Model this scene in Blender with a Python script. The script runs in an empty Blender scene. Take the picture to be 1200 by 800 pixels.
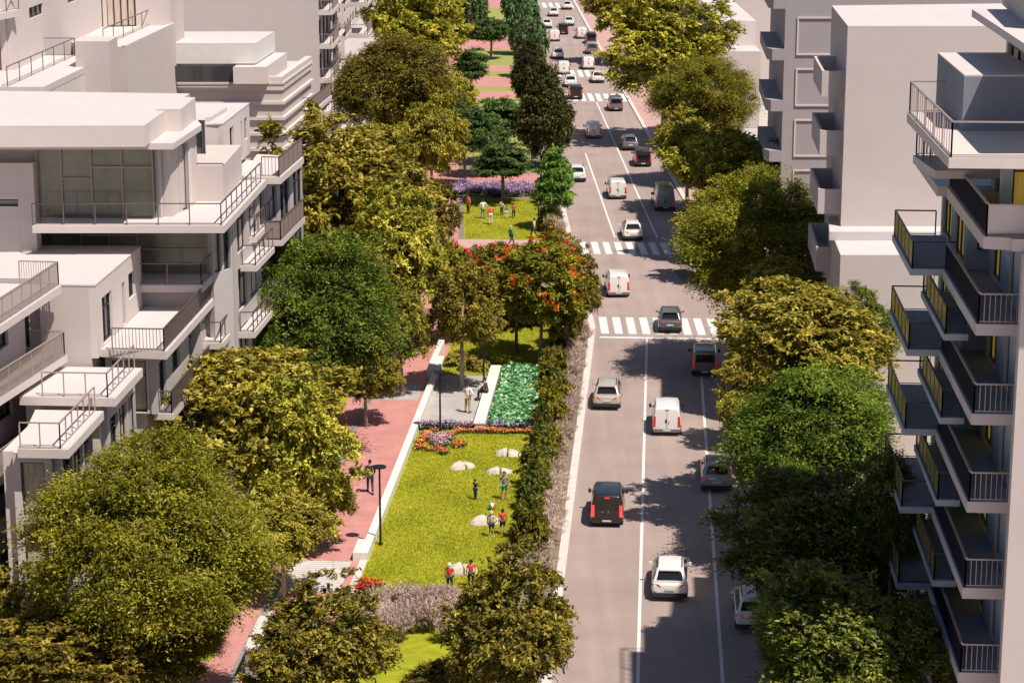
import bpy, bmesh, math, random
import numpy as np
from mathutils import Vector, Matrix
R = math.radians
random.seed(7)
S = bpy.context.scene
C = S.collection

# ------------------------------------------------------------------ camera
FPX = 2600.0; CAMH = 36.0; PITCH = math.atan(633 / 2600)
cd = bpy.data.cameras.new('camera'); cam = bpy.data.objects.new('camera', cd); C.objects.link(cam)
cd.sensor_width = 36; cd.sensor_fit = 'HORIZONTAL'; cd.lens = 36 * FPX / 1200
cd.clip_start = 0.5; cd.clip_end = 4000
cam.location = (0, 0, CAMH); cam.rotation_euler = (math.pi / 2 - PITCH, 0, 0)
S.camera = cam

# ------------------------------------------------------------------ sky, sun, exposure
TO_SUN = Vector((0.33, -0.345, 0.88)).normalized()
elev = math.asin(TO_SUN.z)
w = bpy.data.worlds.new('World'); S.world = w; w.use_nodes = True
nt = w.node_tree; nt.nodes.clear()
sky = nt.nodes.new('ShaderNodeTexSky'); sky.sky_type = 'NISHITA'; sky.sun_disc = False
sky.sun_elevation = elev; sky.sun_rotation = math.atan2(TO_SUN.x, TO_SUN.y)
sky.altitude = 100; sky.air_density = 1.0; sky.dust_density = 1.0; sky.ozone_density = 3.0
bg = nt.nodes.new('ShaderNodeBackground'); bg.inputs['Strength'].default_value = 0.066
wo = nt.nodes.new('ShaderNodeOutputWorld')
nt.links.new(sky.outputs[0], bg.inputs[0]); nt.links.new(bg.outputs[0], wo.inputs[0])
sd = bpy.data.lights.new('sun', 'SUN'); sd.energy = 4.9; sd.angle = R(0.55); sd.color = (1.0, 0.92, 0.81)
sun = bpy.data.objects.new('sun', sd); C.objects.link(sun)
sun.rotation_euler = (-TO_SUN).to_track_quat('-Z', 'Y').to_euler(); sun.location = (60, -60, 160)
S.view_settings.view_transform = 'Standard'; S.view_settings.look = 'None'
S.view_settings.exposure = 0.30; S.view_settings.gamma = 1
S.render.engine = 'CYCLES'

# ------------------------------------------------------------------ geometry of the place
CT, ST = math.cos(PITCH), math.sin(PITCH)
def W(px, py, z=0.0):                      # survey helper: sight line -> point at height z
    x = (px - 600) / FPX; y = (400 - py) / FPX
    d = (x, CT + y * ST, -ST + y * CT); k = (z - CAMH) / d[2]
    return Vector((d[0] * k, d[1] * k))
def ppm(Y, z):                             # picture pixels per metre at that distance
    return FPX / (Y * CT - (z - CAMH) * ST)
A1 = math.atan(175 * CT / FPX); A2 = math.atan(-59 * CT / FPX)
u1 = Vector((math.sin(A1), math.cos(A1))); n1 = Vector((math.cos(A1), -math.sin(A1)))
u2 = Vector((math.sin(A2), math.cos(A2))); n2 = Vector((math.cos(A2), -math.sin(A2)))
BEND = 151.5
def N(s, t): return u1 * s + n1 * t
def U(s, t):                               # street coordinates with the bend
    sb = (BEND - n1.y * t) / u1.y
    if s <= sb: return N(s, t)
    return N(sb, t) + u2 * (s - sb)

# ------------------------------------------------------------------ materials
def srgb(r, g, b):
    f = lambda c: (c / 255 / 12.92) if c / 255 <= .04045 else ((c / 255 + .055) / 1.055) ** 2.4
    return (f(r), f(g), f(b))
def mat(name, col, rough=.7, metal=0, var=0.0, scale=3.0, bump=0.0, bscale=40.0, col2=None, emit=None, spec=.5, coat=0, detail=6, stretch=None):
    m = bpy.data.materials.new(name); m.use_nodes = True
    nt = m.node_tree; b = nt.nodes['Principled BSDF']
    b.inputs['Base Color'].default_value = (*col, 1); b.inputs['Roughness'].default_value = rough
    b.inputs['Metallic'].default_value = metal; b.inputs['Specular IOR Level'].default_value = spec
    b.inputs['Coat Weight'].default_value = coat; b.inputs['Coat Roughness'].default_value = .06
    g = nt.nodes.new('ShaderNodeNewGeometry')
    src = g.outputs['Position']
    if stretch:
        mp = nt.nodes.new('ShaderNodeMapping'); mp.inputs['Scale'].default_value = stretch
        nt.links.new(src, mp.inputs[0]); src = mp.outputs[0]
    if var or col2:
        n = nt.nodes.new('ShaderNodeTexNoise'); n.inputs['Scale'].default_value = scale; n.inputs['Detail'].default_value = detail
        n.inputs['Roughness'].default_value = .65
        nt.links.new(src, n.inputs['Vector'])
        rp = nt.nodes.new('ShaderNodeValToRGB'); rp.color_ramp.elements[0].position = .33; rp.color_ramp.elements[1].position = .67
        c2 = col2 if col2 else tuple(c * (1 - var) for c in col)
        c1 = col if col2 else tuple(min(1, c * (1 + var)) for c in col)
        rp.color_ramp.elements[0].color = (*c2, 1); rp.color_ramp.elements[1].color = (*c1, 1)
        nt.links.new(n.outputs[0], rp.inputs[0]); nt.links.new(rp.outputs[0], b.inputs['Base Color'])
    if bump:
        n = nt.nodes.new('ShaderNodeTexNoise'); n.inputs['Scale'].default_value = bscale; n.inputs['Detail'].default_value = 3
        nt.links.new(src, n.inputs['Vector'])
        bp = nt.nodes.new('ShaderNodeBump'); bp.inputs['Strength'].default_value = bump; bp.inputs['Distance'].default_value = .05
        nt.links.new(n.outputs[0], bp.inputs['Height']); nt.links.new(bp.outputs[0], b.inputs['Normal'])
    if emit:
        b.inputs['Emission Color'].default_value = (*emit[0], 1); b.inputs['Emission Strength'].default_value = emit[1]
    return m

def leafmat(name, dark, mid, light, trans=.3):
    m = bpy.data.materials.new(name); m.use_nodes = True
    nt = m.node_tree; nt.nodes.clear()
    a = nt.nodes.new('ShaderNodeAttribute'); a.attribute_name = 'tint'
    rp = nt.nodes.new('ShaderNodeValToRGB'); e = rp.color_ramp.elements
    e[0].position = .05; e[0].color = (*dark, 1); e[1].position = .95; e[1].color = (*light, 1)
    k = e.new(.5); k.color = (*mid, 1)
    nt.links.new(a.outputs['Fac'], rp.inputs[0])
    oi = nt.nodes.new('ShaderNodeObjectInfo')
    hs = nt.nodes.new('ShaderNodeHueSaturation')
    mr = nt.nodes.new('ShaderNodeMapRange'); mr.inputs[3].default_value = .82; mr.inputs[4].default_value = 1.18
    nt.links.new(oi.outputs['Random'], mr.inputs[0]); nt.links.new(mr.outputs[0], hs.inputs['Value'])
    mr2 = nt.nodes.new('ShaderNodeMapRange'); mr2.inputs[3].default_value = .488; mr2.inputs[4].default_value = .512
    nt.links.new(oi.outputs['Random'], mr2.inputs[0]); nt.links.new(mr2.outputs[0], hs.inputs['Hue'])
    nt.links.new(rp.outputs[0], hs.inputs['Color'])
    p = nt.nodes.new('ShaderNodeBsdfPrincipled'); p.inputs['Roughness'].default_value = .5; p.inputs['Specular IOR Level'].default_value = .35
    tr = nt.nodes.new('ShaderNodeBsdfTranslucent'); mx = nt.nodes.new('ShaderNodeMixShader'); mx.inputs[0].default_value = trans
    o = nt.nodes.new('ShaderNodeOutputMaterial')
    nt.links.new(hs.outputs[0], p.inputs['Base Color']); nt.links.new(hs.outputs[0], tr.inputs[0])
    nt.links.new(p.outputs[0], mx.inputs[1]); nt.links.new(tr.outputs[0], mx.inputs[2]); nt.links.new(mx.outputs[0], o.inputs[0])
    return m

def brickmat(name, c1, c2, mortar, scale, rot=0.0, w=.22, h=.11, msize=.012, rough=.85):
    m = bpy.data.materials.new(name); m.use_nodes = True; nt = m.node_tree; b = nt.nodes['Principled BSDF']
    g = nt.nodes.new('ShaderNodeNewGeometry'); mp = nt.nodes.new('ShaderNodeMapping'); mp.inputs['Rotation'].default_value = (0, 0, rot)
    br = nt.nodes.new('ShaderNodeTexBrick'); br.inputs['Scale'].default_value = scale
    br.inputs['Brick Width'].default_value = w; br.inputs['Row Height'].default_value = h; br.inputs['Mortar Size'].default_value = msize
    br.inputs['Color1'].default_value = (*c1, 1); br.inputs['Color2'].default_value = (*c2, 1); br.inputs['Mortar'].default_value = (*mortar, 1)
    n = nt.nodes.new('ShaderNodeTexNoise'); n.inputs['Scale'].default_value = .7; n.inputs['Detail'].default_value = 8
    mx = nt.nodes.new('ShaderNodeMix'); mx.data_type = 'RGBA'; mx.blend_type = 'MULTIPLY'; mx.inputs['Factor'].default_value = .35
    rp = nt.nodes.new('ShaderNodeValToRGB'); rp.color_ramp.elements[0].position = .35; rp.color_ramp.elements[1].position = .65
    rp.color_ramp.elements[0].color = (.55, .55, .55, 1)
    nt.links.new(g.outputs['Position'], mp.inputs[0]); nt.links.new(mp.outputs[0], br.inputs[0]); nt.links.new(g.outputs['Position'], n.inputs[0])
    nt.links.new(n.outputs[0], rp.inputs[0]); nt.links.new(br.outputs[0], mx.inputs['A']); nt.links.new(rp.outputs[0], mx.inputs['B'])
    nt.links.new(mx.outputs['Result'], b.inputs['Base Color']); b.inputs['Roughness'].default_value = rough
    return m

def asphaltmat():
    m = mat('asphalt', (.345, .262, .238), .85, var=.10, scale=.25, bump=.25, bscale=30, detail=9)
    nt = m.node_tree; b = nt.nodes['Principled BSDF']
    link = [l for l in nt.links if l.to_socket == b.inputs['Base Color']][0]; srcs = link.from_socket
    g = nt.nodes.new('ShaderNodeNewGeometry'); mp = nt.nodes.new('ShaderNodeMapping')
    mp.inputs['Rotation'].default_value = (0, 0, A1); mp.inputs['Scale'].default_value = (1.1, .035, 1)
    n = nt.nodes.new('ShaderNodeTexNoise'); n.inputs['Scale'].default_value = 1.0; n.inputs['Detail'].default_value = 5
    rp = nt.nodes.new('ShaderNodeValToRGB'); rp.color_ramp.elements[0].position = .3; rp.color_ramp.elements[1].position = .7
    rp.color_ramp.elements[0].color = (.88, .88, .88, 1); rp.color_ramp.elements[1].color = (1.05, 1.05, 1.05, 1)
    n2_ = nt.nodes.new('ShaderNodeTexNoise'); n2_.inputs['Scale'].default_value = 14; n2_.inputs['Detail'].default_value = 4
    rp2 = nt.nodes.new('ShaderNodeValToRGB'); rp2.color_ramp.elements[0].position = .3; rp2.color_ramp.elements[1].position = .7
    rp2.color_ramp.elements[0].color = (.86, .86, .86, 1); rp2.color_ramp.elements[1].color = (1.08, 1.08, 1.08, 1)
    mx = nt.nodes.new('ShaderNodeMix'); mx.data_type = 'RGBA'; mx.blend_type = 'MULTIPLY'; mx.inputs['Factor'].default_value = 1
    mx2 = nt.nodes.new('ShaderNodeMix'); mx2.data_type = 'RGBA'; mx2.blend_type = 'MULTIPLY'; mx2.inputs['Factor'].default_value = 1
    nt.links.new(g.outputs['Position'], mp.inputs[0]); nt.links.new(mp.outputs[0], n.inputs[0]); nt.links.new(n.outputs[0], rp.inputs[0])
    nt.links.new(g.outputs['Position'], n2_.inputs[0]); nt.links.new(n2_.outputs[0], rp2.inputs[0])
    nt.links.new(srcs, mx.inputs['A']); nt.links.new(rp.outputs[0], mx.inputs['B'])
    nt.links.new(mx.outputs['Result'], mx2.inputs['A']); nt.links.new(rp2.outputs[0], mx2.inputs['B'])
    nt.links.new(mx2.outputs['Result'], b.inputs['Base Color'])
    return m

M = {}
M['asphalt'] = asphaltmat()
M['paint'] = mat('road_paint', (.68, .65, .62), .7, var=.14, scale=5)
M['kerb'] = mat('kerb_stone', (.56, .52, .49), .8, var=.10, scale=2)
M['wallwhite'] = mat('white_concrete', (.66, .62, .59), .8, var=.05, scale=2)
M['redpave'] = brickmat('red_paving', (.57, .255, .235), (.51, .215, .195), (.43, .21, .19), 1.0, -A1)
M['pinkpave'] = brickmat('pink_paving', (.56, .35, .31), (.50, .30, .27), (.42, .28, .25), 1.0, -A2)
M['greypave'] = brickmat('grey_paving', (.42, .395, .37), (.38, .36, .34), (.33, .31, .30), 1.0, -A1, .9, .45, .01)
M['bandpave'] = brickmat('striped_paving', (.62, .58, .56), (.58, .54, .52), (.30, .27, .26), 1.0, -A1, 4, .28, .03)
M['cobble'] = brickmat('cobble', (.42, .39, .37), (.30, .28, .26), (.18, .17, .16), 1.0, -A1, .18, .14, .03)
M['lawn'] = mat('lawn_grass', (.37, .365, .026), .9, col2=(.215, .245, .014), scale=1.6, bump=1.0, bscale=12, detail=15, spec=.1, stretch=(1, 1.6, 1))
M['lawnfar'] = mat('lawn_grass_far', (.30, .30, .10), .9, col2=(.25, .27, .08), scale=1.2, bump=.6, bscale=14, detail=10, spec=.1)
M['soil'] = mat('ground_soil', (.20, .17, .12), .95, var=.25, scale=1.2, bump=.5, bscale=10)
M['citypave'] = mat('city_paving', (.42, .38, .36), .85, var=.08, scale=.8)
M['plaster'] = mat('plaster', (.60, .52, .49), .85, var=.03, scale=.6)
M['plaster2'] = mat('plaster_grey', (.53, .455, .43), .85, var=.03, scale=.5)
M['plaster3'] = mat('plaster_mauve', (.53, .455, .43), .85, var=.03, scale=.5)
M['roof'] = mat('roof_membrane', (.545, .49, .485), .85, var=.03, scale=.4)
M['slab'] = mat('balcony_concrete', (.58, .505, .48), .85, var=.04, scale=.9)
M['bluewall'] = mat('plaster_cool', (.42, .46, .51), .85, var=.05, scale=.7)  # bluish shade of the tower's street side is put into this base colour
M['deck'] = mat('deck_brown', (.24, .19, .18), .8, var=.10, scale=1.5, stretch=(6, 1, 1))
M['frame'] = mat('dark_frame', (.035, .037, .045), .4, metal=.3)
M['framebrown'] = mat('bronze_frame', (.28, .22, .19), .45, metal=.4)
M['rail'] = mat('rail_metal', (.20, .16, .15), .4, metal=.6)
M['railpale'] = mat('rail_pale', (.42, .34, .31), .4, metal=.4)
M['glass'] = mat('window_glass', (.035, .04, .045), .06, spec=.9, coat=.3)
M['glassgreen'] = mat('green_glass', (.17, .165, .115), .12, spec=.6, var=.3, scale=.35)
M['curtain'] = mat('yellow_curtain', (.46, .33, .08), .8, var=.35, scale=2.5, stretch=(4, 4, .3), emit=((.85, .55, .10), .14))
M['curtainbeige'] = mat('beige_curtain', (.50, .40, .32), .8, var=.3, scale=3, stretch=(5, 5, .3))
M['darkpanel'] = mat('dark_panel', (.016, .018, .028), .9, spec=.05)
M['brownpanel'] = mat('brown_rail_panel', (.27, .20, .18), .5, spec=.3)
M['whitepanel'] = mat('white_rail_panel', (.60, .54, .52), .6)
M['amberpanel'] = mat('amber_glass_panel', (.36, .29, .10), .2, spec=.6)
M['bark'] = mat('bark', (.24, .18, .13), .9, var=.35, scale=5, bump=.6, bscale=16)
M['barkpale'] = mat('bark_pale', (.42, .36, .28), .9, var=.25, scale=5, bump=.5, bscale=16)
M['shadewall'] = mat('plaster_street', (.46, .42, .41), .85, var=.04, scale=.7)  # greyer, darker copy of the plaster: recess shading held in the colour
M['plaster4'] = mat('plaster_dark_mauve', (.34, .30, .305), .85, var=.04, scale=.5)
M['panelslate'] = mat('slate_panel', (.20, .215, .25), .8, var=.05, scale=1)  # dark tone stands in for the canopy's shadow on the terrace block
M['slate'] = mat('slate_floor', (.17, .23, .33), .8, var=.08, scale=1)  # balcony floors, tinted blue to carry the shade they lie in
M['stone'] = mat('boulder_stone', (.56, .50, .42), .85, var=.16, scale=2.5, bump=.7, bscale=6)
M['black'] = mat('black_metal', (.025, .022, .022), .4, metal=.4)
M['tyre'] = mat('tyre_rubber', (.018, .018, .018), .85)
M['rim'] = mat('wheel_rim', (.45, .45, .46), .3, metal=.9)
M['carglass'] = mat('car_glass', (.008, .009, .011), .05, spec=.7)
M['plastic'] = mat('black_plastic', (.02, .02, .02), .6)
M['tail'] = mat('tail_lamp', (.50, .02, .015), .2, coat=.5, emit=((1, .03, .02), .10))
M['taillit'] = mat('tail_lamp_lit', (.6, .02, .02), .2, coat=.5, emit=((1, .04, .03), 1.6))
M['plate'] = mat('licence_plate', (.6, .6, .58), .5)
M['pwhite'] = mat('paint_white', (.80, .76, .72), .3, coat=.7, var=.02, scale=1)
M['pbeige'] = mat('paint_beige', (.56, .49, .43), .32, metal=.2, coat=.7, var=.02, scale=1)
M['psilver'] = mat('paint_silver', (.36, .38, .41), .3, metal=.5, coat=.7, var=.02, scale=1)
M['pgrey'] = mat('paint_grey', (.20, .20, .215), .3, metal=.5, coat=.7, var=.02, scale=1)
M['pblack'] = mat('paint_black', (.014, .011, .010), .3, coat=.7, var=.02, scale=1)
M['skin'] = mat('skin', (.50, .29, .20), .6)
for k_, c_ in dict(black=(.02, .02, .022), white=(.75, .73, .70), khaki=(.48, .36, .20), darkbrown=(.07, .045, .035), red=(.62, .05, .03),
                   orange=(.70, .15, .04), teal=(.03, .30, .25), green=(.04, .28, .10), grey=(.24, .22, .21), beige=(.55, .42, .33),
                   navy=(.03, .04, .08), blond=(.60, .50, .35), brownhair=(.06, .035, .02), blackhair=(.012, .01, .01), cream=(.72, .68, .58)).items():
    M['c_' + k_] = mat('cloth_' + k_, c_, .85, var=.12, scale=12)
M['gold'] = leafmat('leaf_golden', (.085, .085, .010), (.33, .29, .025), (.74, .62, .10), .25)
M['golddark'] = leafmat('leaf_bronze', (.05, .048, .008), (.20, .165, .015), (.52, .43, .05), .2)
M['olive'] = leafmat('leaf_olive', (.065, .065, .004), (.20, .185, .010), (.44, .38, .032), .25)
M['green'] = leafmat('leaf_green', (.035, .07, .005), (.12, .19, .014), (.36, .42, .04), .25)
M['brown'] = leafmat('leaf_brownish', (.055, .045, .004), (.16, .13, .010), (.34, .27, .03), .25)
M['deep'] = leafmat('leaf_deep', (.035, .055, .008), (.13, .165, .02), (.36, .36, .05), .2)
M['conifer'] = leafmat('leaf_conifer', (.022, .026, .004), (.055, .058, .008), (.12, .115, .018), .15)
M['maple'] = leafmat('leaf_maple', (.05, .11, .015), (.16, .27, .035), (.33, .43, .07), .3)
M['elm'] = leafmat('leaf_elm', (.03, .07, .014), (.085, .16, .035), (.20, .28, .07), .3)
M['ivy'] = leafmat('leaf_ivy', (.05, .10, .035), (.13, .23, .08), (.30, .42, .17), .25)
M['cover'] = leafmat('leaf_groundcover', (.03, .17, .06), (.22, .52, .22), (.78, .92, .62), .2)
M['plume'] = leafmat('leaf_plume', (.34, .24, .17), (.60, .44, .38), (.90, .74, .70), .3)
M['reed'] = leafmat('leaf_reed', (.12, .13, .03), (.36, .31, .10), (.66, .55, .30), .3)
M['shrubyel'] = leafmat('leaf_shrub_yellow', (.13, .13, .02), (.42, .36, .05), (.68, .60, .16), .3)
M['redbloom'] = leafmat('petal_red', (.45, .02, .01), (.75, .05, .02), (.85, .12, .05), .2)
M['lilac'] = leafmat('petal_lilac', (.20, .12, .26), (.42, .27, .50), (.66, .50, .70), .2)
M['pinkpetal'] = leafmat('petal_pink', (.36, .18, .22), (.62, .38, .42), (.80, .60, .62), .2)
M['orangepetal'] = leafmat('petal_orange', (.55, .10, .03), (.80, .22, .05), (.85, .42, .15), .2)
M['purplegreen'] = leafmat('leaf_flower', (.02, .04, .01), (.06, .10, .02), (.14, .20, .04), .2)

# ------------------------------------------------------------------ object helpers
def tag(o, label=None, cat=None, group=None, kind=None):
    if label: o['label'] = label
    if cat: o['category'] = cat
    if group: o['group'] = group
    if kind: o['kind'] = kind
    return o
def empty(name, loc, label, cat, group=None, rz=0):
    o = bpy.data.objects.new(name, None); o.empty_display_size = .3; C.objects.link(o)
    o.location = loc if len(loc) == 3 else (loc[0], loc[1], 0); o.rotation_euler = (0, 0, rz)
    return tag(o, label, cat, group)
def link(name, me, m, parent=None, world=True):
    o = bpy.data.objects.new(name, me); C.objects.link(o)
    if m is not None:
        if isinstance(m, str): m = M[m]
        if not me.materials: me.materials.append(m)
    if parent is not None:
        o.parent = parent
        if world:      # geometry given in world space: put into the parent's local space
            base = parent
            mw = Matrix.Identity(4)
            chain = []
            while base is not None: chain.append(base); base = base.parent
            for b in reversed(chain): mw = mw @ (Matrix.Translation(b.location) @ b.rotation_euler.to_matrix().to_4x4())
            me.transform(mw.inverted())
    return o
class MB:
    def __init__(s): s.v = []; s.f = []; s.m = []; s.cm = 0
    def poly(s, pts): i = len(s.v); s.v += [tuple(p) for p in pts]; s.f.append(list(range(i, i + len(pts)))); s.m.append(s.cm)
    def prism(s, pts, z0, z1):
        pts = [Vector((p[0], p[1])) for p in pts]
        a = sum(pts[i].x * pts[(i + 1) % len(pts)].y - pts[(i + 1) % len(pts)].x * pts[i].y for i in range(len(pts)))
        if a < 0: pts = pts[::-1]
        n = len(pts); i = len(s.v)
        s.v += [(p.x, p.y, z0) for p in pts] + [(p.x, p.y, z1) for p in pts]
        s.f.append([i + k for k in range(n)][::-1]); s.f.append([i + n + k for k in range(n)])
        for k in range(n): s.f.append([i + k, i + (k + 1) % n, i + n + (k + 1) % n, i + n + k])
        s.m += [s.cm] * (n + 2)
    def box(s, x0, x1, y0, y1, z0, z1): s.prism([(x0, y0), (x1, y0), (x1, y1), (x0, y1)], z0, z1)
    def bar(s, a, b, w=.05, h=None):            # rectangular bar from a to b
        a = Vector(a); b = Vector(b); h = h or w; d = (b - a)
        if d.length < 1e-6: return
        d.normalize(); up = Vector((0, 0, 1)) if abs(d.z) < .95 else Vector((0, 1, 0))
        x = d.cross(up).normalized() * w / 2; y = x.cross(d).normalized() * h / 2
        i = len(s.v)
        for p in (a, b):
            for sx, sy in ((-1, -1), (1, -1), (1, 1), (-1, 1)): s.v.append(tuple(p + x * sx + y * sy))
        for f in ([0, 1, 2, 3], [7, 6, 5, 4], [0, 4, 5, 1], [1, 5, 6, 2], [2, 6, 7, 3], [3, 7, 4, 0]): s.f.append([i + k for k in f]); s.m.append(s.cm)
    def tube(s, pts, rad, n=7, cap=True):
        i0 = len(s.v); prev = None
        for k, p in enumerate(pts):
            p = Vector(p); q = Vector(pts[min(k + 1, len(pts) - 1)]); o = Vector(pts[max(k - 1, 0)])
            d = (q - o).normalized()
            if prev is None: prev = d.orthogonal().normalized()
            x = (prev - d * prev.dot(d)).normalized(); prev = x; y = d.cross(x)
            r = rad[k] if isinstance(rad, (list, tuple)) else rad
            for j in range(n):
                a = 2 * math.pi * j / n; s.v.append(tuple(p + (x * math.cos(a) + y * math.sin(a)) * r))
        for k in range(len(pts) - 1):
            for j in range(n):
                a = i0 + k * n + j; b = i0 + k * n + (j + 1) % n; s.f.append([a, b, b + n, a + n]); s.m.append(s.cm)
        if cap:
            s.f.append([i0 + j for j in range(n)][::-1]); s.f.append([i0 + (len(pts) - 1) * n + j for j in range(n)]); s.m += [s.cm] * 2
    def mesh(s, name, smooth=False):
        me = bpy.data.meshes.new(name); me.from_pydata(s.v, [], s.f); me.update()
        if smooth: me.shade_smooth()
        return me
    def build(s, name, m, parent=None, smooth=False, world=True):
        me = s.mesh(name, smooth)
        if isinstance(m, (list, tuple)):
            for k in m: me.materials.append(M[k])
            me.polygons.foreach_set('material_index', s.m)
            return link(name, me, None, parent, world)
        return link(name, me, m, parent, world)
def struct(name, m, pts, z): mb = MB(); mb.poly([(p[0], p[1], z) for p in pts]); return tag(mb.build(name, m), kind='structure')
def slabstruct(name, m, pts, z0, z1): mb = MB(); mb.prism(pts, z0, z1); return tag(mb.build(name, m), kind='structure')
def ribbon(s0, s1, t0, t1):
    L = [U(s0, t0)]
    out = []
    for t in (t0, t1):
        ps = [U(s0, t)]; sb = (BEND - n1.y * t) / u1.y
        if s0 < sb < s1: ps.append(U(sb, t))
        ps.append(U(s1, t)); out.append(ps)
    return out[0] + out[1][::-1]
def copy_tree(o, parent=None):
    c = o.copy(); C.objects.link(c); c.parent = parent
    for ch in o.children: copy_tree(ch, c)
    return c

# ------------------------------------------------------------------ ground, road, park surfaces
struct('ground', 'citypave', [(-900, -200), (900, -200), (900, 2600), (-900, 2600)], -.03)
struct('road', 'asphalt', ribbon(20, 900, -4.05, 7.1), 0)
KZ = .12
slabstruct('park_ground', 'soil', ribbon(20, 900, -13.7, -4.45), -.02, KZ)
slabstruct('kerb', 'kerb', ribbon(20, 900, -4.45, -4.03), -.02, KZ + .012)
for sa_, sb_ in ((20, 156.6), (177.4, 900)):
    slabstruct('right_kerb', 'kerb', ribbon(sa_, sb_, 7.08, 7.5), -.02, KZ + .012)
    slabstruct('right_pavement', 'pinkpave', ribbon(sa_, sb_, 7.5, 12.4), -.02, KZ)
struct('side_road', 'asphalt', ribbon(157, 177, 7.1, 200), -.003)
slabstruct('left_pavement', 'redpave', ribbon(20, 900, -17.27, -13.7), -.02, KZ)
slabstruct('cobble_strip', 'cobble', ribbon(20, 900, -17.66, -17.27), -.02, KZ + .01)
slabstruct('narrow_path', 'redpave', ribbon(20, 900, -18.75, -17.66), -.02, KZ)
slabstruct('verge', 'lawn', ribbon(20, 900, -24.0, -18.75), -.02, KZ)
slabstruct('building_pavement', 'citypave', ribbon(20, 900, -27, -24.0), -.02, KZ)
z = KZ + .004
for nm, m_, a in [('white_edge_line', 'kerb', (20, 97.5, -17.27, -17.12)), ('striped_band', 'bandpave', (97.2, 101.5, -17.27, -14.45)),
                  ('pale_band', 'greypave', (131.4, 135.4, -17.27, -14.45)), ('red_court', 'redpave', (60, 88.3, -21.4, -18.75)),
                  ('lawn', 'lawn', (97, 124.5, -13.7, -5.9)), ('lawn_patch', 'lawn', (86, 93, -12.6, -8.0)),
                  ('plaza', 'greypave', (125.3, 137.6, -13.7, -10.35)), ('middle_lawn', 'lawn', (137.8, 152.6, -13.7, -5.6)),
                  ('red_crosswalk_path', 'redpave', (152.7, 158.5, -13.7, -4.45)), ('pink_park_crossing', 'pinkpave', (177.5, 183.2, -13.7, -4.45)),
                  ('upper_lawn', 'lawn', (183.4, 203, -13.2, -6.3)), ('red_path_behind_lavender', 'redpave', (209.5, 218, -13.7, -4.45)),
                  ('far_lawn', 'lawnfar', (228, 262, -13.7, -6)), ('cross_path', 'pinkpave', (84, 85.8, -13.7, -8.0))]:
    struct(nm, m_, ribbon(*a), z)
for i, (sa, sb_) in enumerate([(275, 281.5), (286.5, 297), (303, 310), (330, 352), (398, 420)]):
    struct('far_red_path', 'redpave', ribbon(sa, sb_, -13.7, -4.5), z)
for sa, sb_ in [(262, 275), (281.5, 286.5), (297, 303), (310, 330), (352, 398), (420, 600)]:
    struct('far_park_lawn', 'lawnfar', ribbon(sa, sb_, -13.7, -4.5), z)
# low white concrete wall beside the red path
wl = empty('low_wall', (*N(120, -13.9), KZ), 'low white concrete seat wall running between red path and lawn', 'wall')
mb = MB(); mb.prism(ribbon(101.6, 141.0, -14.06, -13.66), KZ - .1, KZ + .42); mb.build('wall_body', 'wallwhite', wl)
mb = MB(); mb.prism(ribbon(101.6, 103.6, -14.40, -14.064), KZ - .1, KZ + .44); mb.build('seat_block', 'wallwhite', wl)
mb = MB(); mb.prism(ribbon(137.0, 145.2, -14.45, -14.064), KZ - .1, KZ + .5); mb.build('seat_block', 'wallwhite', wl)
slabstruct('wall_edge_kerb', 'kerb', ribbon(86, 101.595, -14.06, -13.69), KZ - .1, KZ + .05)
bw = empty('bench_wall', (*N(131, -10.1), KZ), 'white concrete bench wall between plaza and green planting bed', 'bench')
mb = MB(); mb.prism(ribbon(124.7, 138.4, -10.35, -9.80), KZ - .1, KZ + .46); mb.build('seat_block', 'wallwhite', bw)
mb = MB(); mb.prism(ribbon(124.66, 138.44, -10.42, -9.75), KZ + .462, KZ + .52); mb.build('seat_top', 'wallwhite', bw)
cb = empty('concrete_block', (*W(307, 790), 0), 'pale concrete block beside the narrow red path at the bottom', 'block')
mb = MB(); mb.prism([W(288, 800), W(330, 800), W(346, 762), W(306, 762)], 0, 1.5); mb.build('block_body', 'citypave', cb)
mb = MB(); mb.prism([W(287, 801), W(331, 801), W(348, 761), W(305, 761)], 1.502, 1.58); mb.build('cap', 'kerb', cb)

# road markings: one structure each
def marking(name, quads, zz=.004):
    mb = MB()
    for q in quads: mb.poly([(p[0], p[1], zz) for p in q])
    return tag(mb.build(name, 'paint'), kind='structure')
lw = .075
marking('lane_line', [ribbon(30, 149.0, -.42 - lw, -.42 + lw)]); marking('lane_line', [ribbon(30, 149.0, 3.15 - lw, 3.15 + lw)])
marking('lane_line', [ribbon(185.5, 232, -.42 - lw, -.42 + lw)]); marking('lane_line', [ribbon(185.5, 272.8, 3.15 - lw, 3.15 + lw)])
marking('stop_line', [ribbon(149.02, 149.4, -3.7, 6.9)])
def zebra(s0, s1, tA, tB, pitch=.96, wd=.55):
    t = tA; q = []
    while t < tB: q.append([U(s0, t), U(s0, t + wd), U(s1, t + wd), U(s1, t)]); t += pitch
    marking('crosswalk', q)
zebra(150.3, 155.4, -3.6, 6.8); zebra(178.3, 183.4, -3.55, 6.8); zebra(273.6, 281, -3.6, 6.8, 1.0, .6); zebra(298.5, 306, -3.6, 6.8, 1.0, .6); zebra(401, 411, -3.6, 6.8, 1.2, .7)
struct('asphalt_patch', mat('asphalt_dark', (.15, .125, .12), .85, var=.1, scale=2), [U(166, 3.6), U(172, 3.3), U(176, 7), U(160, 7)], .002)

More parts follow.
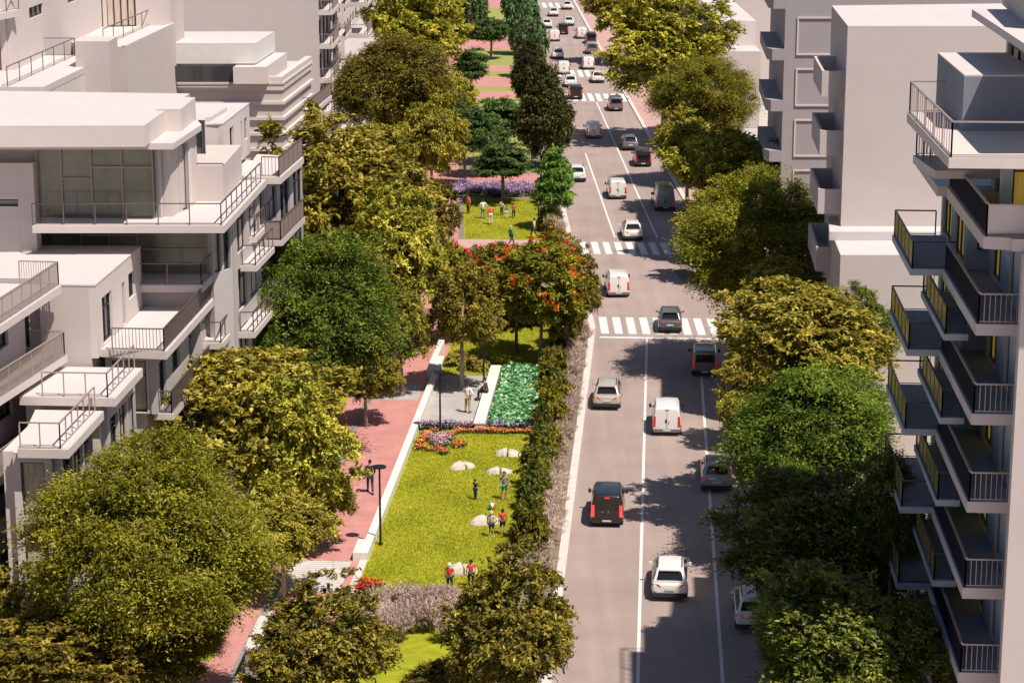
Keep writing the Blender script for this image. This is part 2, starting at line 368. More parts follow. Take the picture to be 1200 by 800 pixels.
# ------------------------------------------------------------------ buildings
def rail(parent, pts, z, h=1.05, post=1.3, panel=None, metal='rail', baluster=None, name='railing'):
    """railing along a polyline; panel = material of infill panel or None"""
    mb = MB(); pm = MB()
    for a, b in zip(pts[:-1], pts[1:]):
        a = Vector(a); b = Vector(b); L = (b - a).length
        A3 = Vector((a.x, a.y, z)); B3 = Vector((b.x, b.y, z)); up = Vector((0, 0, 1))
        mb.bar(A3 + up * h, B3 + up * h, .07, .05); mb.bar(A3 + up * .08, B3 + up * .08, .035, .03)
        n = max(1, round(L / post))
        for k in range(n + 1):
            p = A3.lerp(B3, k / n); mb.bar(p, p + up * (h - .03), .05)
        if baluster:
            n = max(2, round(L / baluster))
            for k in range(1, n): p = A3.lerp(B3, k / n); mb.bar(p + up * .09, p + up * (h - .03), .025)
        if panel: pm.bar(A3 + up * (h * .5 + .04), B3 + up * (h * .5 + .04), .06 if panel == 'darkpanel' else .02, h - .14)
    o = mb.build(name, metal, parent)
    if panel: pm.build('rail_panel', panel, o)
    return o
def facade(parent, p0, p1, z0, z1, ops, m='plaster', depth=.3, pane='glass', frame='frame', flip=1):
    """wall skin from p0 to p1 (outside on the right-hand side of p0->p1), with real openings (u0,u1,za,zb,nv[,pane])"""
    p0 = Vector(p0); p1 = Vector(p1); d = (p1 - p0).normalized(); L = (p1 - p0).length; n = Vector((d.y, -d.x)) * flip
    us = sorted({0, L, *[o[0] for o in ops], *[o[1] for o in ops]}); zs = sorted({z0, z1, *[o[2] for o in ops], *[o[3] for o in ops]})
    P3 = lambda u, zz, off=0: (p0.x + d.x * u + n.x * off, p0.y + d.y * u + n.y * off, zz)
    mb = MB()
    for ua, ub in zip(us[:-1], us[1:]):
        for za, zb in zip(zs[:-1], zs[1:]):
            if any(o[0] - 1e-6 <= ua and ub <= o[1] + 1e-6 and o[2] - 1e-6 <= za and zb <= o[3] + 1e-6 for o in ops): continue
            mb.poly([P3(ua, za, depth), P3(ub, za, depth), P3(ub, zb, depth), P3(ua, zb, depth)])
    for (ua, ub, za, zb) in [(0, L, z0, z1)] + [o[:4] for o in ops]:
        for q in ([(ua, za), (ub, za)], [(ub, za), (ub, zb)], [(ub, zb), (ua, zb)], [(ua, zb), (ua, za)]):
            mb.poly([P3(*q[0], 0), P3(*q[1], 0), P3(*q[1], depth), P3(*q[0], depth)])
    wobj = mb.build('wall', m, parent)
    for o in ops:
        ua, ub, za, zb, nv = o[:5]; pn = o[5] if len(o) > 5 else pane
        fr = MB(); e = .035
        for q in ([(ua, za + e), (ub, za + e)], [(ua, zb - e), (ub, zb - e)]): fr.bar(P3(*q[0], .13), P3(*q[1], .13), .10, .07)
        for k in range(nv + 1):
            u = ua + e + (ub - ua - 2 * e) * k / nv; fr.bar(P3(u, za, .135), P3(u, zb, .135), .07, .10)
        if zb - za > 2.0 and nv > 1: zz = za + (zb - za) * .72; fr.bar(P3(ua, zz, .13), P3(ub, zz, .13), .08, .06)
        f = fr.build('window', frame, parent)
        g = MB(); g.poly([P3(ua, za, .10), P3(ub, za, .10), P3(ub, zb, .10), P3(ua, zb, .10)]); g.build('pane', pn, f)
    return wobj
def block(parent, pts, z0, z1, m='plaster', name='wall', roofm=None, over=0):
    mb = MB(); mb.prism(pts, z0, z1); o = mb.build(name, m, parent)
    if roofm: r_ = MB(); r_.prism(pts, z1 + .003, z1 + .06); r_.build('roof', roofm, parent)
    return o
def slab(parent, pts, ztop, th=.32, m='slab', name='balcony', top=None):
    mb = MB(); mb.prism(pts, ztop - th, ztop); o = mb.build(name, m, parent)
    if top:
        c = sum((Vector(p) for p in pts), Vector((0, 0))) / len(pts)
        ins = [Vector(p) + (c - Vector(p)).normalized() * .12 for p in pts]
        t = MB(); t.prism(ins, ztop + .003, ztop + .03); t.build('floor', top, o)
    return o

# ---- right near building with stacked balconies
def NR(s, t): return N(s, t)
D0 = 74.4 / u1.y  # s of the near balcony corner
rb = empty('apartment_building', (*N(90, 18), 0), 'pale apartment tower at right edge with dark stacked balconies and yellow curtains', 'building')
TW = 12.75
def sD(D, t): return (D - n1.y * t) / u1.y
levels = [21.7, 18.5, 15.3, 12.1, 8.9, 5.7, 2.5]
S0 = sD(73.2, TW); S1 = sD(83.6, TW); TF = 11.35; S2 = sD(91.5, TF)
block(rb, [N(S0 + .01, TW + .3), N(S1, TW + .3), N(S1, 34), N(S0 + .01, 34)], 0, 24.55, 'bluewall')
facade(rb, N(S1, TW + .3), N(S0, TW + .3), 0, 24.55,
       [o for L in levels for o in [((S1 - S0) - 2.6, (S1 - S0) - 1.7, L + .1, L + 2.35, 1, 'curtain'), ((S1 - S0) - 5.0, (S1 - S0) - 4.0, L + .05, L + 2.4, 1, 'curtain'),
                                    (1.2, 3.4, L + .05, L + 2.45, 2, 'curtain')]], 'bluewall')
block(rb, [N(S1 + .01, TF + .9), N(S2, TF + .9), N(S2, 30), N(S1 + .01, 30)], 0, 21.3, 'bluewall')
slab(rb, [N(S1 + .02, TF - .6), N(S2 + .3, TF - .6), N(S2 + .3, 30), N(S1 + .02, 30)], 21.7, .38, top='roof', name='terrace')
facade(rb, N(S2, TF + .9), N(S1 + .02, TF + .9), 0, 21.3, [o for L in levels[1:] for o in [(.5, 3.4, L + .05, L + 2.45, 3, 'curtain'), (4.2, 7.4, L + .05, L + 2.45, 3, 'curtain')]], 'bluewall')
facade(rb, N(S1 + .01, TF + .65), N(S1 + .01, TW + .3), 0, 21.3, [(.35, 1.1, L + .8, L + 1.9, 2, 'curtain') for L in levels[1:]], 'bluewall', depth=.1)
# near end wall (lit)
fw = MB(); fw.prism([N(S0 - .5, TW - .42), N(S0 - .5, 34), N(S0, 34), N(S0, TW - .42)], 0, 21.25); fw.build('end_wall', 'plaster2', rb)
for L in levels:
    a0 = sD(74.4, 11.1); a1 = sD(83.6, 11.1)
    if L == 21.7:
        sl = slab(rb, [N(sD(73.7, 11.1), 11.1), N(a1, 11.1), N(a1, TW), N(sD(73.7, 11.1), 34)][:3] + [N(S0 - .6, TW), N(S0 - .6, 34), N(sD(73.0, 11.1) - .9, 34), N(sD(73.7, 11.1) - .0, 11.1)][:0] + [N(S0 - .0, TW)], L, .42, top='citypave')
        slab(rb, [N(sD(73.7, 11.1), 12.0), N(sD(73.7, 11.1), 24), N(S0 - .002, 24), N(S0 - .002, 12.0)][::-1], L, .42, top=None)
        rail(sl, [N(a0 - .6, 24), N(a0 - .6, 11.2)], L, 1.08, 1.3, 'whitepanel', 'railpale')
        rail(sl, [N(a0 - .6, 11.2), N(a1 - .1, 11.2)], L, 1.08, 2.6, 'darkpanel', 'frame')
        hb = MB(); p, q = N(a0 - .6, 11.2), N(a1 - .1, 11.2); hb.bar((p.x, p.y, L + 1.13), (q.x, q.y, L + 1.13), .10, .04); hb.build('handrail', 'railpale', sl)
        continue
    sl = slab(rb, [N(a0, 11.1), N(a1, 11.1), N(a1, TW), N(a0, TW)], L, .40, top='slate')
    rail(sl, [N(a0 + .08, TW - .1), N(a0 + .08, 11.18)], L, 1.05, 1.5, None, 'railpale', .18)
    rail(sl, [N(a0 + .08, 11.18), N(a1 - .1, 11.18)], L, 1.05, 2.6, 'darkpanel', 'frame')
    hb = MB(); p, q = N(a0 + .05, 11.18), N(a1 - .1, 11.18); hb.bar((p.x, p.y, L + 1.10), (q.x, q.y, L + 1.10), .09, .04); hb.build('handrail', 'railpale', sl)
    # projecting amber-glass balcony
    b0 = sD(82.4, 9.85) ; b1 = sD(89.6, 9.85)
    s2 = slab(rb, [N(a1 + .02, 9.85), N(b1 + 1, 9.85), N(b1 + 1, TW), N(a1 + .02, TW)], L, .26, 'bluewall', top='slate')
    rail(s2, [N(a1 + .1, 11.6), N(a1 + .1, 9.93), N(b1 + .9, 9.93), N(b1 + .9, 11.6)], L, 1.05, 1.3, None, 'frame')
    pm = MB(); k = a1 + .3
    while k < b1 + .6:
        p, q = N(k, 9.93), N(k + 1.1, 9.93); pm.bar((p.x, p.y, L + .55), (q.x, q.y, L + .55), .02, .85); k += 1.3
    pm.build('rail_panel', 'amberpanel', s2)
    e0 = sD(79.6, 10.7); e1 = sD(87, 10.7); zE = L - 1.6
    if zE > 1:
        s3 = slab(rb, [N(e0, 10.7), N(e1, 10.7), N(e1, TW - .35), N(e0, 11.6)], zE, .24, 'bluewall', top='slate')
        rail(s3, [N(e0 + .1, 11.5), N(e0 + .1, 10.78), N(e1 - .1, 10.78), N(e1 - .1, 12)], zE, 1.05, 1.2, None, 'frame', .4)
        pm = MB(); k = e0 + .2
        while k < e1 - 1.2:
            p, q = N(k, 10.78), N(k + 1.0, 10.78); pm.bar((p.x, p.y, zE + .55), (q.x, q.y, zE + .55), .02, .85); k += 1.25
        pm.build('rail_panel', 'amberpanel', s3)
# penthouse terrace
zt = 24.9
P0 = W(1112, 185, zt); P1 = W(1063, 132, zt); dirn = (P1 - P0).normalized(); nr = Vector((dirn.y, -dirn.x))
sl = slab(rb, [P0, P1, P1 + nr * 9, P0 + nr * 14], zt, .34, top='slab', name='terrace')
rail(sl, [P0 + nr * 13, P0 + dirn * .08 + nr * .08], zt, 1.15, 3.2, None, 'railpale')
rail(sl, [P0 + dirn * .08 + nr * .08, P1 - dirn * .1 + nr * .08], zt, 1.15, 2.0, None, 'railpale', .55)
rail(sl, [P1 - dirn * .1 + nr * .08, P1 - dirn * .1 + nr * 3.0], zt, 1.15, 1.4, None, 'railpale')
pB = W(1127, 154.5, zt); pC = pB + Vector((2.7, 0))
block(rb, [pB, pC, pC + Vector((.3, 7)), pB + Vector((.4, 7))], zt + .03, zt + 1.9, 'panelslate', roofm='roof')
q0 = Vector((pC.x + .02, pB.y + .3)); q1 = Vector((q0.x + .5, q0.y + 8))
block(rb, [q0 + Vector((.31, 0)), q0 + Vector((14, 0)), q1 + Vector((14, 0)), q1 + Vector((.31, 0))], zt + .03, 28.0, 'plaster2')
facade(rb, q1 + Vector((.31, 0)), q0 + Vector((.31, 0)), zt + .03, 28.0, [(.5, 3.6, zt + .2, 27.8, 2, 'curtainbeige'), (4.2, 7.6, zt + .2, 27.8, 2, 'curtainbeige')], 'plaster2')
c0 = W(1200, 51, 28.4); c1 = W(1139, 11, 28.4); dd = (c1 - c0).normalized()
slab(rb, [c0 - dd * 2, c1, c1 + Vector((16, 0)), c0 - dd * 2 + Vector((16, 0))], 28.4, .28, 'roof', 'canopy')
block(rb, [c0 + Vector((1.2, 4.5)), c0 + Vector((15, 4.5)), c0 + Vector((15, 14)), c0 + Vector((2.3, 14))], 28.4 + .003, 30.2, 'plaster2', roofm='roof')
# lower small balconies seen to the left of the terrace
for zz, pxa, pya, pxb, pyb in [(23.0, 1096, 200, 1070, 182)]:
    a = W(pxa, pya, zz); b = W(pxb, pyb, zz)
    s4 = slab(rb, [a, b, b + Vector((3, 0)), a + Vector((2.6, 0))], zz, .3, 'slab')
    rail(s4, [a + Vector((.1, .1)), b + Vector((.1, -.1)), b + Vector((2, -.1))], zz, 1.05, 1.2, None, 'rail', .4)
# front of the roof level under terrace: yellow curtains and white balcony
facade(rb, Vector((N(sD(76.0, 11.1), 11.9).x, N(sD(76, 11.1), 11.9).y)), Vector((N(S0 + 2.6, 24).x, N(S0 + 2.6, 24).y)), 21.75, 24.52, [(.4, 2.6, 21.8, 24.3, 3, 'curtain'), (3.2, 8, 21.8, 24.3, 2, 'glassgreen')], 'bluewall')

# ---- right middle block, big blank wall
r2 = empty('apartment_building', (*W(1080, 33, 24), 0), 'large blank mauve block with white flat roof behind the balcony tower', 'building')
f0 = W(993.5, 32, 24.0); f1 = W(974, 7, 24.0); d2 = (f1 - f0).normalized()
fb = [f0, f0 + d2 * 12.5, f0 + d2 * 12.5 + Vector((30, 4)), f0 + Vector((30, 0))]
block(r2, fb, 0, 24, 'plaster3', roofm='roof')
nl = Vector((-d2.y, d2.x))
for k, ztop in enumerate([21.5, 18.2, 14.9, 11.6, 8.3]):
    a = f0 + d2 * .8; b = f0 + d2 * 8.2
    o = MB(); th = .14
    base = [a + nl * 1.25, b + nl * 1.25, b, a]
    o.prism(base, ztop - 1.4, ztop - 1.2)
    o.prism([a + nl * 1.25, b + nl * 1.25, b + nl * (1.25 - th), a + nl * (1.25 - th)], ztop - 1.2, ztop)
    o.prism([a + nl * (1.25 - th), a, a + d2 * th, a + d2 * th + nl * (1.25 - th)], ztop - 1.2, ztop)
    o.prism([b + nl * (1.25 - th), b, b - d2 * th, b - d2 * th + nl * (1.25 - th)], ztop - 1.2, ztop)
    o.build('balcony', 'plaster3', r2)
# ---- right third block with framed recessed panels
r3 = empty('apartment_building', (*W(918, 10, 24), 0), 'grey mauve block with framed recessed panels and rounded slab balconies', 'building')
g0 = W(918, 100, 36 - 167 * math.tan(PITCH + math.atan(-300 / FPX))); z3 = 28
K3 = 167 / 150
uu = u1
core = [g0, g0 + uu * 22, g0 + uu * 22 + Vector((22, 0)), g0 + Vector((22, 0))]
block(r3, [g0 + Vector((.3, .3)), g0 + uu * 22 + Vector((.3, 0)), g0 + uu * 22 + Vector((22, 0)), g0 + Vector((22, .3))], 0, z3, 'plaster4', roofm='roof')

facade(r3, g0 + Vector((0, .3)), g0 + Vector((6, .3)), 0, z3, [], 'plaster4')
mbp = MB()
for k in range(7):
    zb = 36 - (36 - 21.9 + 3.45 * k) * K3
    if zb < 3: break
    x0, x1 = g0.x + .9, g0.x + 3.9; y = g0.y
    for q in ((x0, x1, zb - .12, zb), (x0, x1, zb - 2.85, zb - 2.73)): mbp.box(q[0], q[1], y - .10, y - .003, q[2], q[3])
    for xx in (x0, x1 - .12): mbp.box(xx, xx + .12, y - .10, y - .003, zb - 2.73, zb - .12)
mbp.build('panel_frames', 'slab', r3)
facade(r3, g0 + uu * 22 + Vector((.3, 0)), g0 + Vector((.3, 0)), 0, z3, [], 'plaster4')
for k in range(8):
    ztop = 36 - (36 - 23.2 + 3.45 * k) * K3
    if ztop < 2: break
    a = g0 + uu * .0; b = g0 + uu * 13
    nn = Vector((-1, 0.06))
    slab(r3, [a + nn * .003, a + nn * .9, a + nn * 1.25 + uu * .8, b + nn * 1.25, b + nn * .003], ztop, .85, 'plaster4')
# ---- right far blocks
r4 = empty('apartment_building', (24, 285, 0), 'far pale mauve block beyond the framed grey block', 'building')
block(r4, [(22.9, 285), (50, 285), (50, 310), (22.3, 310)], 0, 20, 'plaster2', roofm='roof')
block(r4, [(22.6, 250), (28, 250), (28, 284.9), (22.4, 284.9)], 0, 8.6, 'plaster2', roofm='roof')
block(r4, [(24.0, 256), (28, 256), (28, 284), (24.0, 284)], 8.67, 11.4, 'plaster', roofm='roof')
facade(r4, (22.3, 310), (22.9, 285), 0, 20, [(4 + 7 * j, 8 + 7 * j, 3 * k + 1, 3 * k + 2.6, 2) for k in range(6) for j in range(3)], 'plaster2')
r5 = empty('apartment_building', (28, 370, 0), 'farthest dark grey block on the right above the trees', 'building')
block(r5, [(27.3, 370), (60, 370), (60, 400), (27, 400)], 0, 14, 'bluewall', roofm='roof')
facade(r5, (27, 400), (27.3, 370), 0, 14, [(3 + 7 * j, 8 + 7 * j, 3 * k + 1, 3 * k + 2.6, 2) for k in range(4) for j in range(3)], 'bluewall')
# ---- low white annex in front of the blank block
r6 = empty('low_annex', (*W(1020, 290, 9), 0), 'low white flat-roofed annex below the blank mauve block', 'building')
h0 = W(985, 300, 12.4); h1 = W(1100, 300, 12.4)
block(r6, [h0, h0 + u1 * 9, h1 + u1 * 9 + Vector((4, 0)), h1 + Vector((4, 0))], 0, 12.4, 'plaster2', roofm='roof')
mb = MB(); mb.prism([h0 + Vector((-.05, 4)), h0 + u1 * 9 + Vector((-.05, -.3)), h1 + u1 * 9 + Vector((4, -.3)), h1 + Vector((4, 4))], 12.47, 12.95); mb.build('parapet', 'roof', r6)
h2 = W(1010, 372, 8.0); h3 = W(1100, 372, 8.0)
block(r6, [h2, h2 + u1 * 6, h3 + u1 * 6, h3], 0, 8.0, 'plaster2', roofm='roof')
rail(r6, [h2 + Vector((.1, .1)), h3 + Vector((0, .1))], 8.06, 1.0, 1.3, None, 'railpale', .4)

# ---- left near building (terraced, angled balconies)
zA, zB, zC, zD = 14.85, 11.65, 8.45, 5.25
lb = empty('apartment_building', (*W(60, 450, 0), 0), 'terraced cream building at left edge with long angled brown-railed balconies', 'building')
def ext(a, b, k): return Vector(a) + (Vector(a) - Vector(b)).normalized() * k
for zL, e1, e0 in [(zA, (72, 334), (0, 382)), (zB, (79, 415), (0, 466)), (zC, (79, 497), (0, 560)), (zD, (84, 568), (0, 640)), (2.05, (70, 660), (0, 725))]:
    p1 = W(*e1, zL); p0 = W(*e0, zL); p0 = ext(p0, p1, 14); d = (p1 - p0).normalized(); n = Vector((d.y, -d.x)); LL = (p1 - p0).length
    deep = 16 if zL == zA else 1.7
    sl = slab(lb, [p0, p1, p1 - n * deep, p0 - n * deep], zL, .34, top='roof' if zL == zA else 'deck')
    rail(sl, [p0 - n * .1, p1 - n * .1 - d * .1, p1 - n * min(deep, 1.9) - d * .1], zL, 1.08, 1.25, None, 'railpale', .11)
    if zL == zA:
        slab(lb, [p0 - n * 3.4, p1 - n * 3.4 - d * 1, p1 - n * deep - d * 1, p0 - n * deep], zL + .35, .34, 'roof', 'roof')
    w1 = p1 - n * 1.7 - d * .3; w0 = p0 - n * 1.7
    if zL > 2.2:
        zl0 = zL - 3.2
        Lw = (w1 - w0).length
        facade(lb, w0 - n * .3, w1 - n * .3, zl0, zL - .345, [(Lw - 4.2, Lw - 2.2, zl0 + 1.0, zl0 + 2.3, 2), (Lw - 5.8, Lw - 4.9, zl0 + .05, zl0 + 2.3, 1), (Lw - 9.5, Lw - 7, zl0 + .05, zl0 + 2.3, 2, 'curtainbeige'), (Lw - 14, Lw - 11.5, zl0 + 1, zl0 + 2.3, 2)], 'plaster')
        block(lb, [w0 - n * .3, w1 - n * .3, w1 - n * 12, w0 - n * 12], zl0, zL - .345, 'plaster')
    else:
        block(lb, [w0, w1, w1 - n * 12, w0 - n * 12], 0, zL - .345, 'plaster')
# two terraces stepping down towards the camera
for TC, da, db, zz, dp in ((-23.1, 92.35, 97.6, 11.0, 4.2), (-23.6, 86.4, 92.3, 10.45, 3.0)):
    c0_, c1_ = sD(da, TC), sD(db, TC)
    slc = slab(lb, [N(c0_, TC), N(c1_, TC), N(c1_, TC - dp), N(c0_, TC - dp + (0 if da > 90 else .9))], zz, .38, top='roof', name='terrace')
    rail(slc, [N(c0_ + .1, TC - dp + 1), N(c0_ + .1, TC - .35), N(c1_ - .1, TC - .35)], zz, 1.08, 1.0, None, 'railpale')
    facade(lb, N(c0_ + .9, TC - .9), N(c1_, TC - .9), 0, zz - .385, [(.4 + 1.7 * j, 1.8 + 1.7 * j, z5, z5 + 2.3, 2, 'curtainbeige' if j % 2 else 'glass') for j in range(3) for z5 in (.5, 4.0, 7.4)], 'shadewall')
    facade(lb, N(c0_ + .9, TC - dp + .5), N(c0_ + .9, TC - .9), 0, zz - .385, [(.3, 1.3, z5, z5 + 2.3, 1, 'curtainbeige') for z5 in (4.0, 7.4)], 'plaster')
    block(lb, [N(c0_ + .91, TC - .9), N(c1_, TC - .9), N(c1_, TC - dp), N(c0_ + .91, TC - dp)], 0, zz - .385, 'plaster')
    s3_ = slab(lb, [N(c0_ + .5, TC + .2), N(c1_, TC + .2), N(c1_, TC - .59), N(c0_ + .5, TC - .59)], 7.2, .3, top='deck')
    rail(s3_, [N(c0_ + .6, TC + .1), N(c1_ - .1, TC + .1)], 7.2, 1.05, 1.2, None, 'frame', .3)
# stair cabin with windows
kt = -25.2; k0 = sD(98, kt); k1 = sD(107, kt)
facade(lb, N(k0, kt - .3), N(k1, kt - .3), zB - .3, 14.7, [(1.1, 3.0, zB + .05, 13.9, 2), (5.0, 5.6, zB + .05, 13.75, 1), (6.3, 7.6, zB + 1.0, 13.9, 2)], 'plaster')
block(lb, [N(k0, kt - .3), N(k1, kt - .3), N(k1, kt - 2.6), N(k0, kt - 2.6)], zC + .03, 14.7, 'plaster2')
mb = MB(); mb.prism([N(k0 - .02, kt + .02), N(k1, kt + .02), N(k1, kt - 2.62), N(k0 - .02, kt - 2.62)], 14.703, 14.77); mb.build('roof', 'roof', lb)
block(lb, [N(k0 + 1.2, kt - 2.602), N(k1, kt - 2.602), N(k1, kt - 10), N(k0 + 1.2, kt - 10)], zC, 14.7, 'plaster', roofm='roof')
facade(lb, N(k0 + .9, kt - 5.5), N(k0 + .9, kt - 2.62), zB - .3, 14.5, [(.9, 2.2, zB, 14.2, 2, 'glass')], 'shadewall')
# B2 terrace slab, t=-22.1
TB = -22.1
m0 = sD(98.0, TB); m1 = sD(110.5, TB)
slb = slab(lb, [N(m0, TB), N(m1, TB), N(m1, kt), N(m0 + .3, kt)], zB, .36, top='roof', name='terrace')
rail(slb, [N(m0 + .1, kt + .6), N(m0 + .1, TB - .12)], zB, 1.05, 2, None, 'rail', .16)
rail(slb, [N(m0 + .1, TB - .12), N(m1 - .1, TB - .12)], zB, 1.05, 1.25, None, 'rail', .11)
block(lb, [N(m0 + 1.3, TB - 1.3), N(m1, TB - 1.3), N(m1, kt + .02), N(m0 + 1.3, kt + .02)], 0, zB - .365, 'plaster')
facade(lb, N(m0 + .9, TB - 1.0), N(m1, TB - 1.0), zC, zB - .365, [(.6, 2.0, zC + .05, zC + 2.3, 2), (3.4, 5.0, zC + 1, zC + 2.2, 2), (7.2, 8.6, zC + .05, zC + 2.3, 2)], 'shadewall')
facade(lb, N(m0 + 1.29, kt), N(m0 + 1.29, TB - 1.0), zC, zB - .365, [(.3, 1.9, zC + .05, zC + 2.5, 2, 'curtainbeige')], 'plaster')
s5 = slab(lb, [N(m0 + 1, TB), N(m1 + 2, TB), N(m1 + 2, TB - .9), N(m0 + 1, TB - .9)], zC, .3, top='deck')
rail(s5, [N(m0 + 1.1, TB - .9), N(m0 + 1.1, TB - .1), N(m1 + 1.9, TB - .1)], zC, 1.05, 1.25, None, 'rail', .11)
# balcony beyond, px(230-283, 365-400)
v0 = W(261, 402, 9.6)
s6 = slab(lb, [v0, v0 + u1 * 9, v0 + u1 * 9 + Vector((-2.6, 0)), v0 + Vector((-1.5, 0))], 9.6, .32, top='roof')
rail(s6, [v0 + Vector((-1.4, .1)), v0 + Vector((-.1, .1)), v0 + u1 * 9 + Vector((-.1, 0)), v0 + u1 * 9 + Vector((-2, 0))], 9.6, 1.05, 1.1, None, 'rail')

# ---- left glass building
lg = empty('apartment_building', (*N(112, -24), 0), 'cream building with big green glass wall and overhanging flat roof', 'building')
zg0, zg1, zr = 12.9, 16.25, 20.2
GF = 106.2
def LX(px, D, zz): return (px - 600) / ppm(D, zz)
xr = LX(205, GF, 18)
xl = LX(43, GF, 18)
y0 = GF
# core
block(lg, [(-60, y0 + .5), (xr - .25, y0 + .5), (xr + .4, y0 + 5), (-60, y0 + 5)], zg1 - .37, zr - .5, 'plaster2')
block(lg, [(-60, y0 + 3.2), (xr + .6, y0 + 3.2), (xr + 1.2, y0 + 20), (-60, y0 + 20)], 0, zg1 - .38, 'plaster2')
block(lg, [(-60, y0 + 1.2), (LX(237, GF, 12) - .3, y0 + 1.2), (LX(237, GF, 12) - .3, y0 + 3.19), (-60, y0 + 3.19)], 0, zg0 - .37, 'plaster2')
def gl(x0, x1, za, zb, spl, hbars=(), y0=GF):
    """glass screen standing in front of the core, faces the camera"""
    mb = MB()
    for x in spl: mb.bar((x, y0 + .1, za), (x, y0 + .1, zb), .09, .12)
    for (xa, xb, zz) in hbars: mb.bar((xa, y0 + .1, zz), (xb, y0 + .1, zz), .10, .09)
    mb.bar((x0, y0 + .1, za + .05), (x1, y0 + .1, za + .05), .1, .1); mb.bar((x0, y0 + .1, zb - .05), (x1, y0 + .1, zb - .05), .1, .1)
    f = mb.build('window', 'framebrown', lg)
    g = MB(); g.poly([(x0, y0 + .16, za), (x1, y0 + .16, za), (x1, y0 + .16, zb), (x0, y0 + .16, zb)]); g.build('pane', 'glassgreen', f)
X = lambda px: LX(px, GF, 18)
gl(X(43), X(180), zg1, zr - .45, [X(44), X(72), X(107), X(143), X(179)], [(X(72), X(105), 18.25), (X(107), X(179), 18.8)])
gl(X(165) - 6.2, X(232), zg0, zg1 - .4, [X(45), X(78), X(112), X(146), X(230)], [(X(78), X(146), 14.9), (X(146), X(230), 14.2)], GF + 2.8)
# corner with folding frames
cw = Vector((X(181), y0 + .02)); cx_ = Vector((X(206), y0 + 4.6))
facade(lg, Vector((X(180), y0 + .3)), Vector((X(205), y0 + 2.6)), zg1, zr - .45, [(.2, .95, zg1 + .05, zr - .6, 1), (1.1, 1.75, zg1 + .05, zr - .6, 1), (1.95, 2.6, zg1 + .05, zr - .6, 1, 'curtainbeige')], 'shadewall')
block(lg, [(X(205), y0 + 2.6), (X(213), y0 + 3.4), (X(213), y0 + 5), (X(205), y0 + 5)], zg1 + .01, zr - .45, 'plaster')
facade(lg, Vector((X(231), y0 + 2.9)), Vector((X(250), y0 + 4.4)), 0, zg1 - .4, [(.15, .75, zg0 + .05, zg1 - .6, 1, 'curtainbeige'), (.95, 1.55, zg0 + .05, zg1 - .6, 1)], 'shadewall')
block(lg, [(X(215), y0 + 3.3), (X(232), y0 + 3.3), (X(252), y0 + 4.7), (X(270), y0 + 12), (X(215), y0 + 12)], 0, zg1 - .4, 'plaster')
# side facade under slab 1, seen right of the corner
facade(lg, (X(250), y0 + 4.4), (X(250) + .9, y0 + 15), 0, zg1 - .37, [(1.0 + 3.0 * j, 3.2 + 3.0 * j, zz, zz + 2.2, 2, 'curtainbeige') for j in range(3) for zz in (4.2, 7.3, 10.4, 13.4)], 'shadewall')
# wall on the far left with slot windows
facade(lg, (-60, y0 - .35), (X(43), y0 - .35), 8, zr - 1.1, [(60 + X(0) - 2.5, 60 + X(24), 17.0, 17.35, 2, 'glassgreen'), (60 + X(0) - 2.5, 60 + X(24), 13.2, 13.6, 2, 'glassgreen')], 'plaster2')
block(lg, [(-60, y0 - .34), (X(43), y0 - .34), (X(43), y0 + .49), (-60, y0 + .49)], 8, zr - 1.12, 'plaster2')
jl = MB()
for zz in (14.8, 17.6, 18.9): jl.box(-60, X(43), y0 - .657, y0 - .652, zz, zz + .03)
jl.box(X(24) - .02, X(24) + .02, y0 - .658, y0 - .653, 8, zr - 1.2); jl.build('wall_joints', 'plaster3', lg)
for zs_, da_, db_ in ((12.7, 6.0, 11.0), (9.4, 5.0, 14.0), (6.2, 6.0, 12.0)):
    xa_, xb_ = X(250) + .31 + .08 * (da_ - 4.4), X(250) + .31 + .08 * (db_ - 4.4)
    sx_ = slab(lg, [(xa_, y0 + da_), (xa_ + .85, y0 + da_), (xb_ + .85, y0 + db_), (xb_, y0 + db_)], zs_, .3, top='roof')
    rail(sx_, [(xa_ + .1, y0 + da_ + .1), (xa_ + .77, y0 + da_ + .1), (xb_ + .77, y0 + db_ - .1)], zs_, 1.05, 1.1, None, 'rail')
# slabs
e = W(262.6, 264.5, zg1); e2 = W(308.7, 214, zg1)
sg = slab(lg, [Vector((X(44), e.y)), e, e2 + (e2 - e).normalized() * 1, Vector((X(205), e2.y))], zg1, .36, top='roof', name='terrace')
rail(sg, [Vector((X(44), e.y + .12)), e + Vector((-.15, .12)), e2 + Vector((-.15, 0))], zg1, 1.05, 1.6, None, 'rail')
ee = W(238, 334, zg0); ee2 = W(256, 315, zg0)
sg2 = slab(lg, [Vector((X(60), ee.y)), ee, ee2, Vector((X(60), ee2.y))], zg0, .36, top='roof', name='terrace')
rail(sg2, [Vector((X(150), ee.y + .1)), ee + Vector((-.1, .1)), ee2 + Vector((-.1, 0))], zg0, 1.05, 1.6, 'whitepanel' if False else None, 'rail')
# small side balcony
sb = W(300, 278, 13.6)
s7 = slab(lg, [sb, sb + u1 * 6, sb + u1 * 6 + Vector((-2.2, 0)), sb + Vector((-2.2, 0))], 13.6, .3, top='roof')
rail(s7, [sb + Vector((-2, .1)), sb + Vector((-.1, .1)), sb + u1 * 6 + Vector((-.1, 0))], 13.6, 1.05, 1.1, None, 'rail')
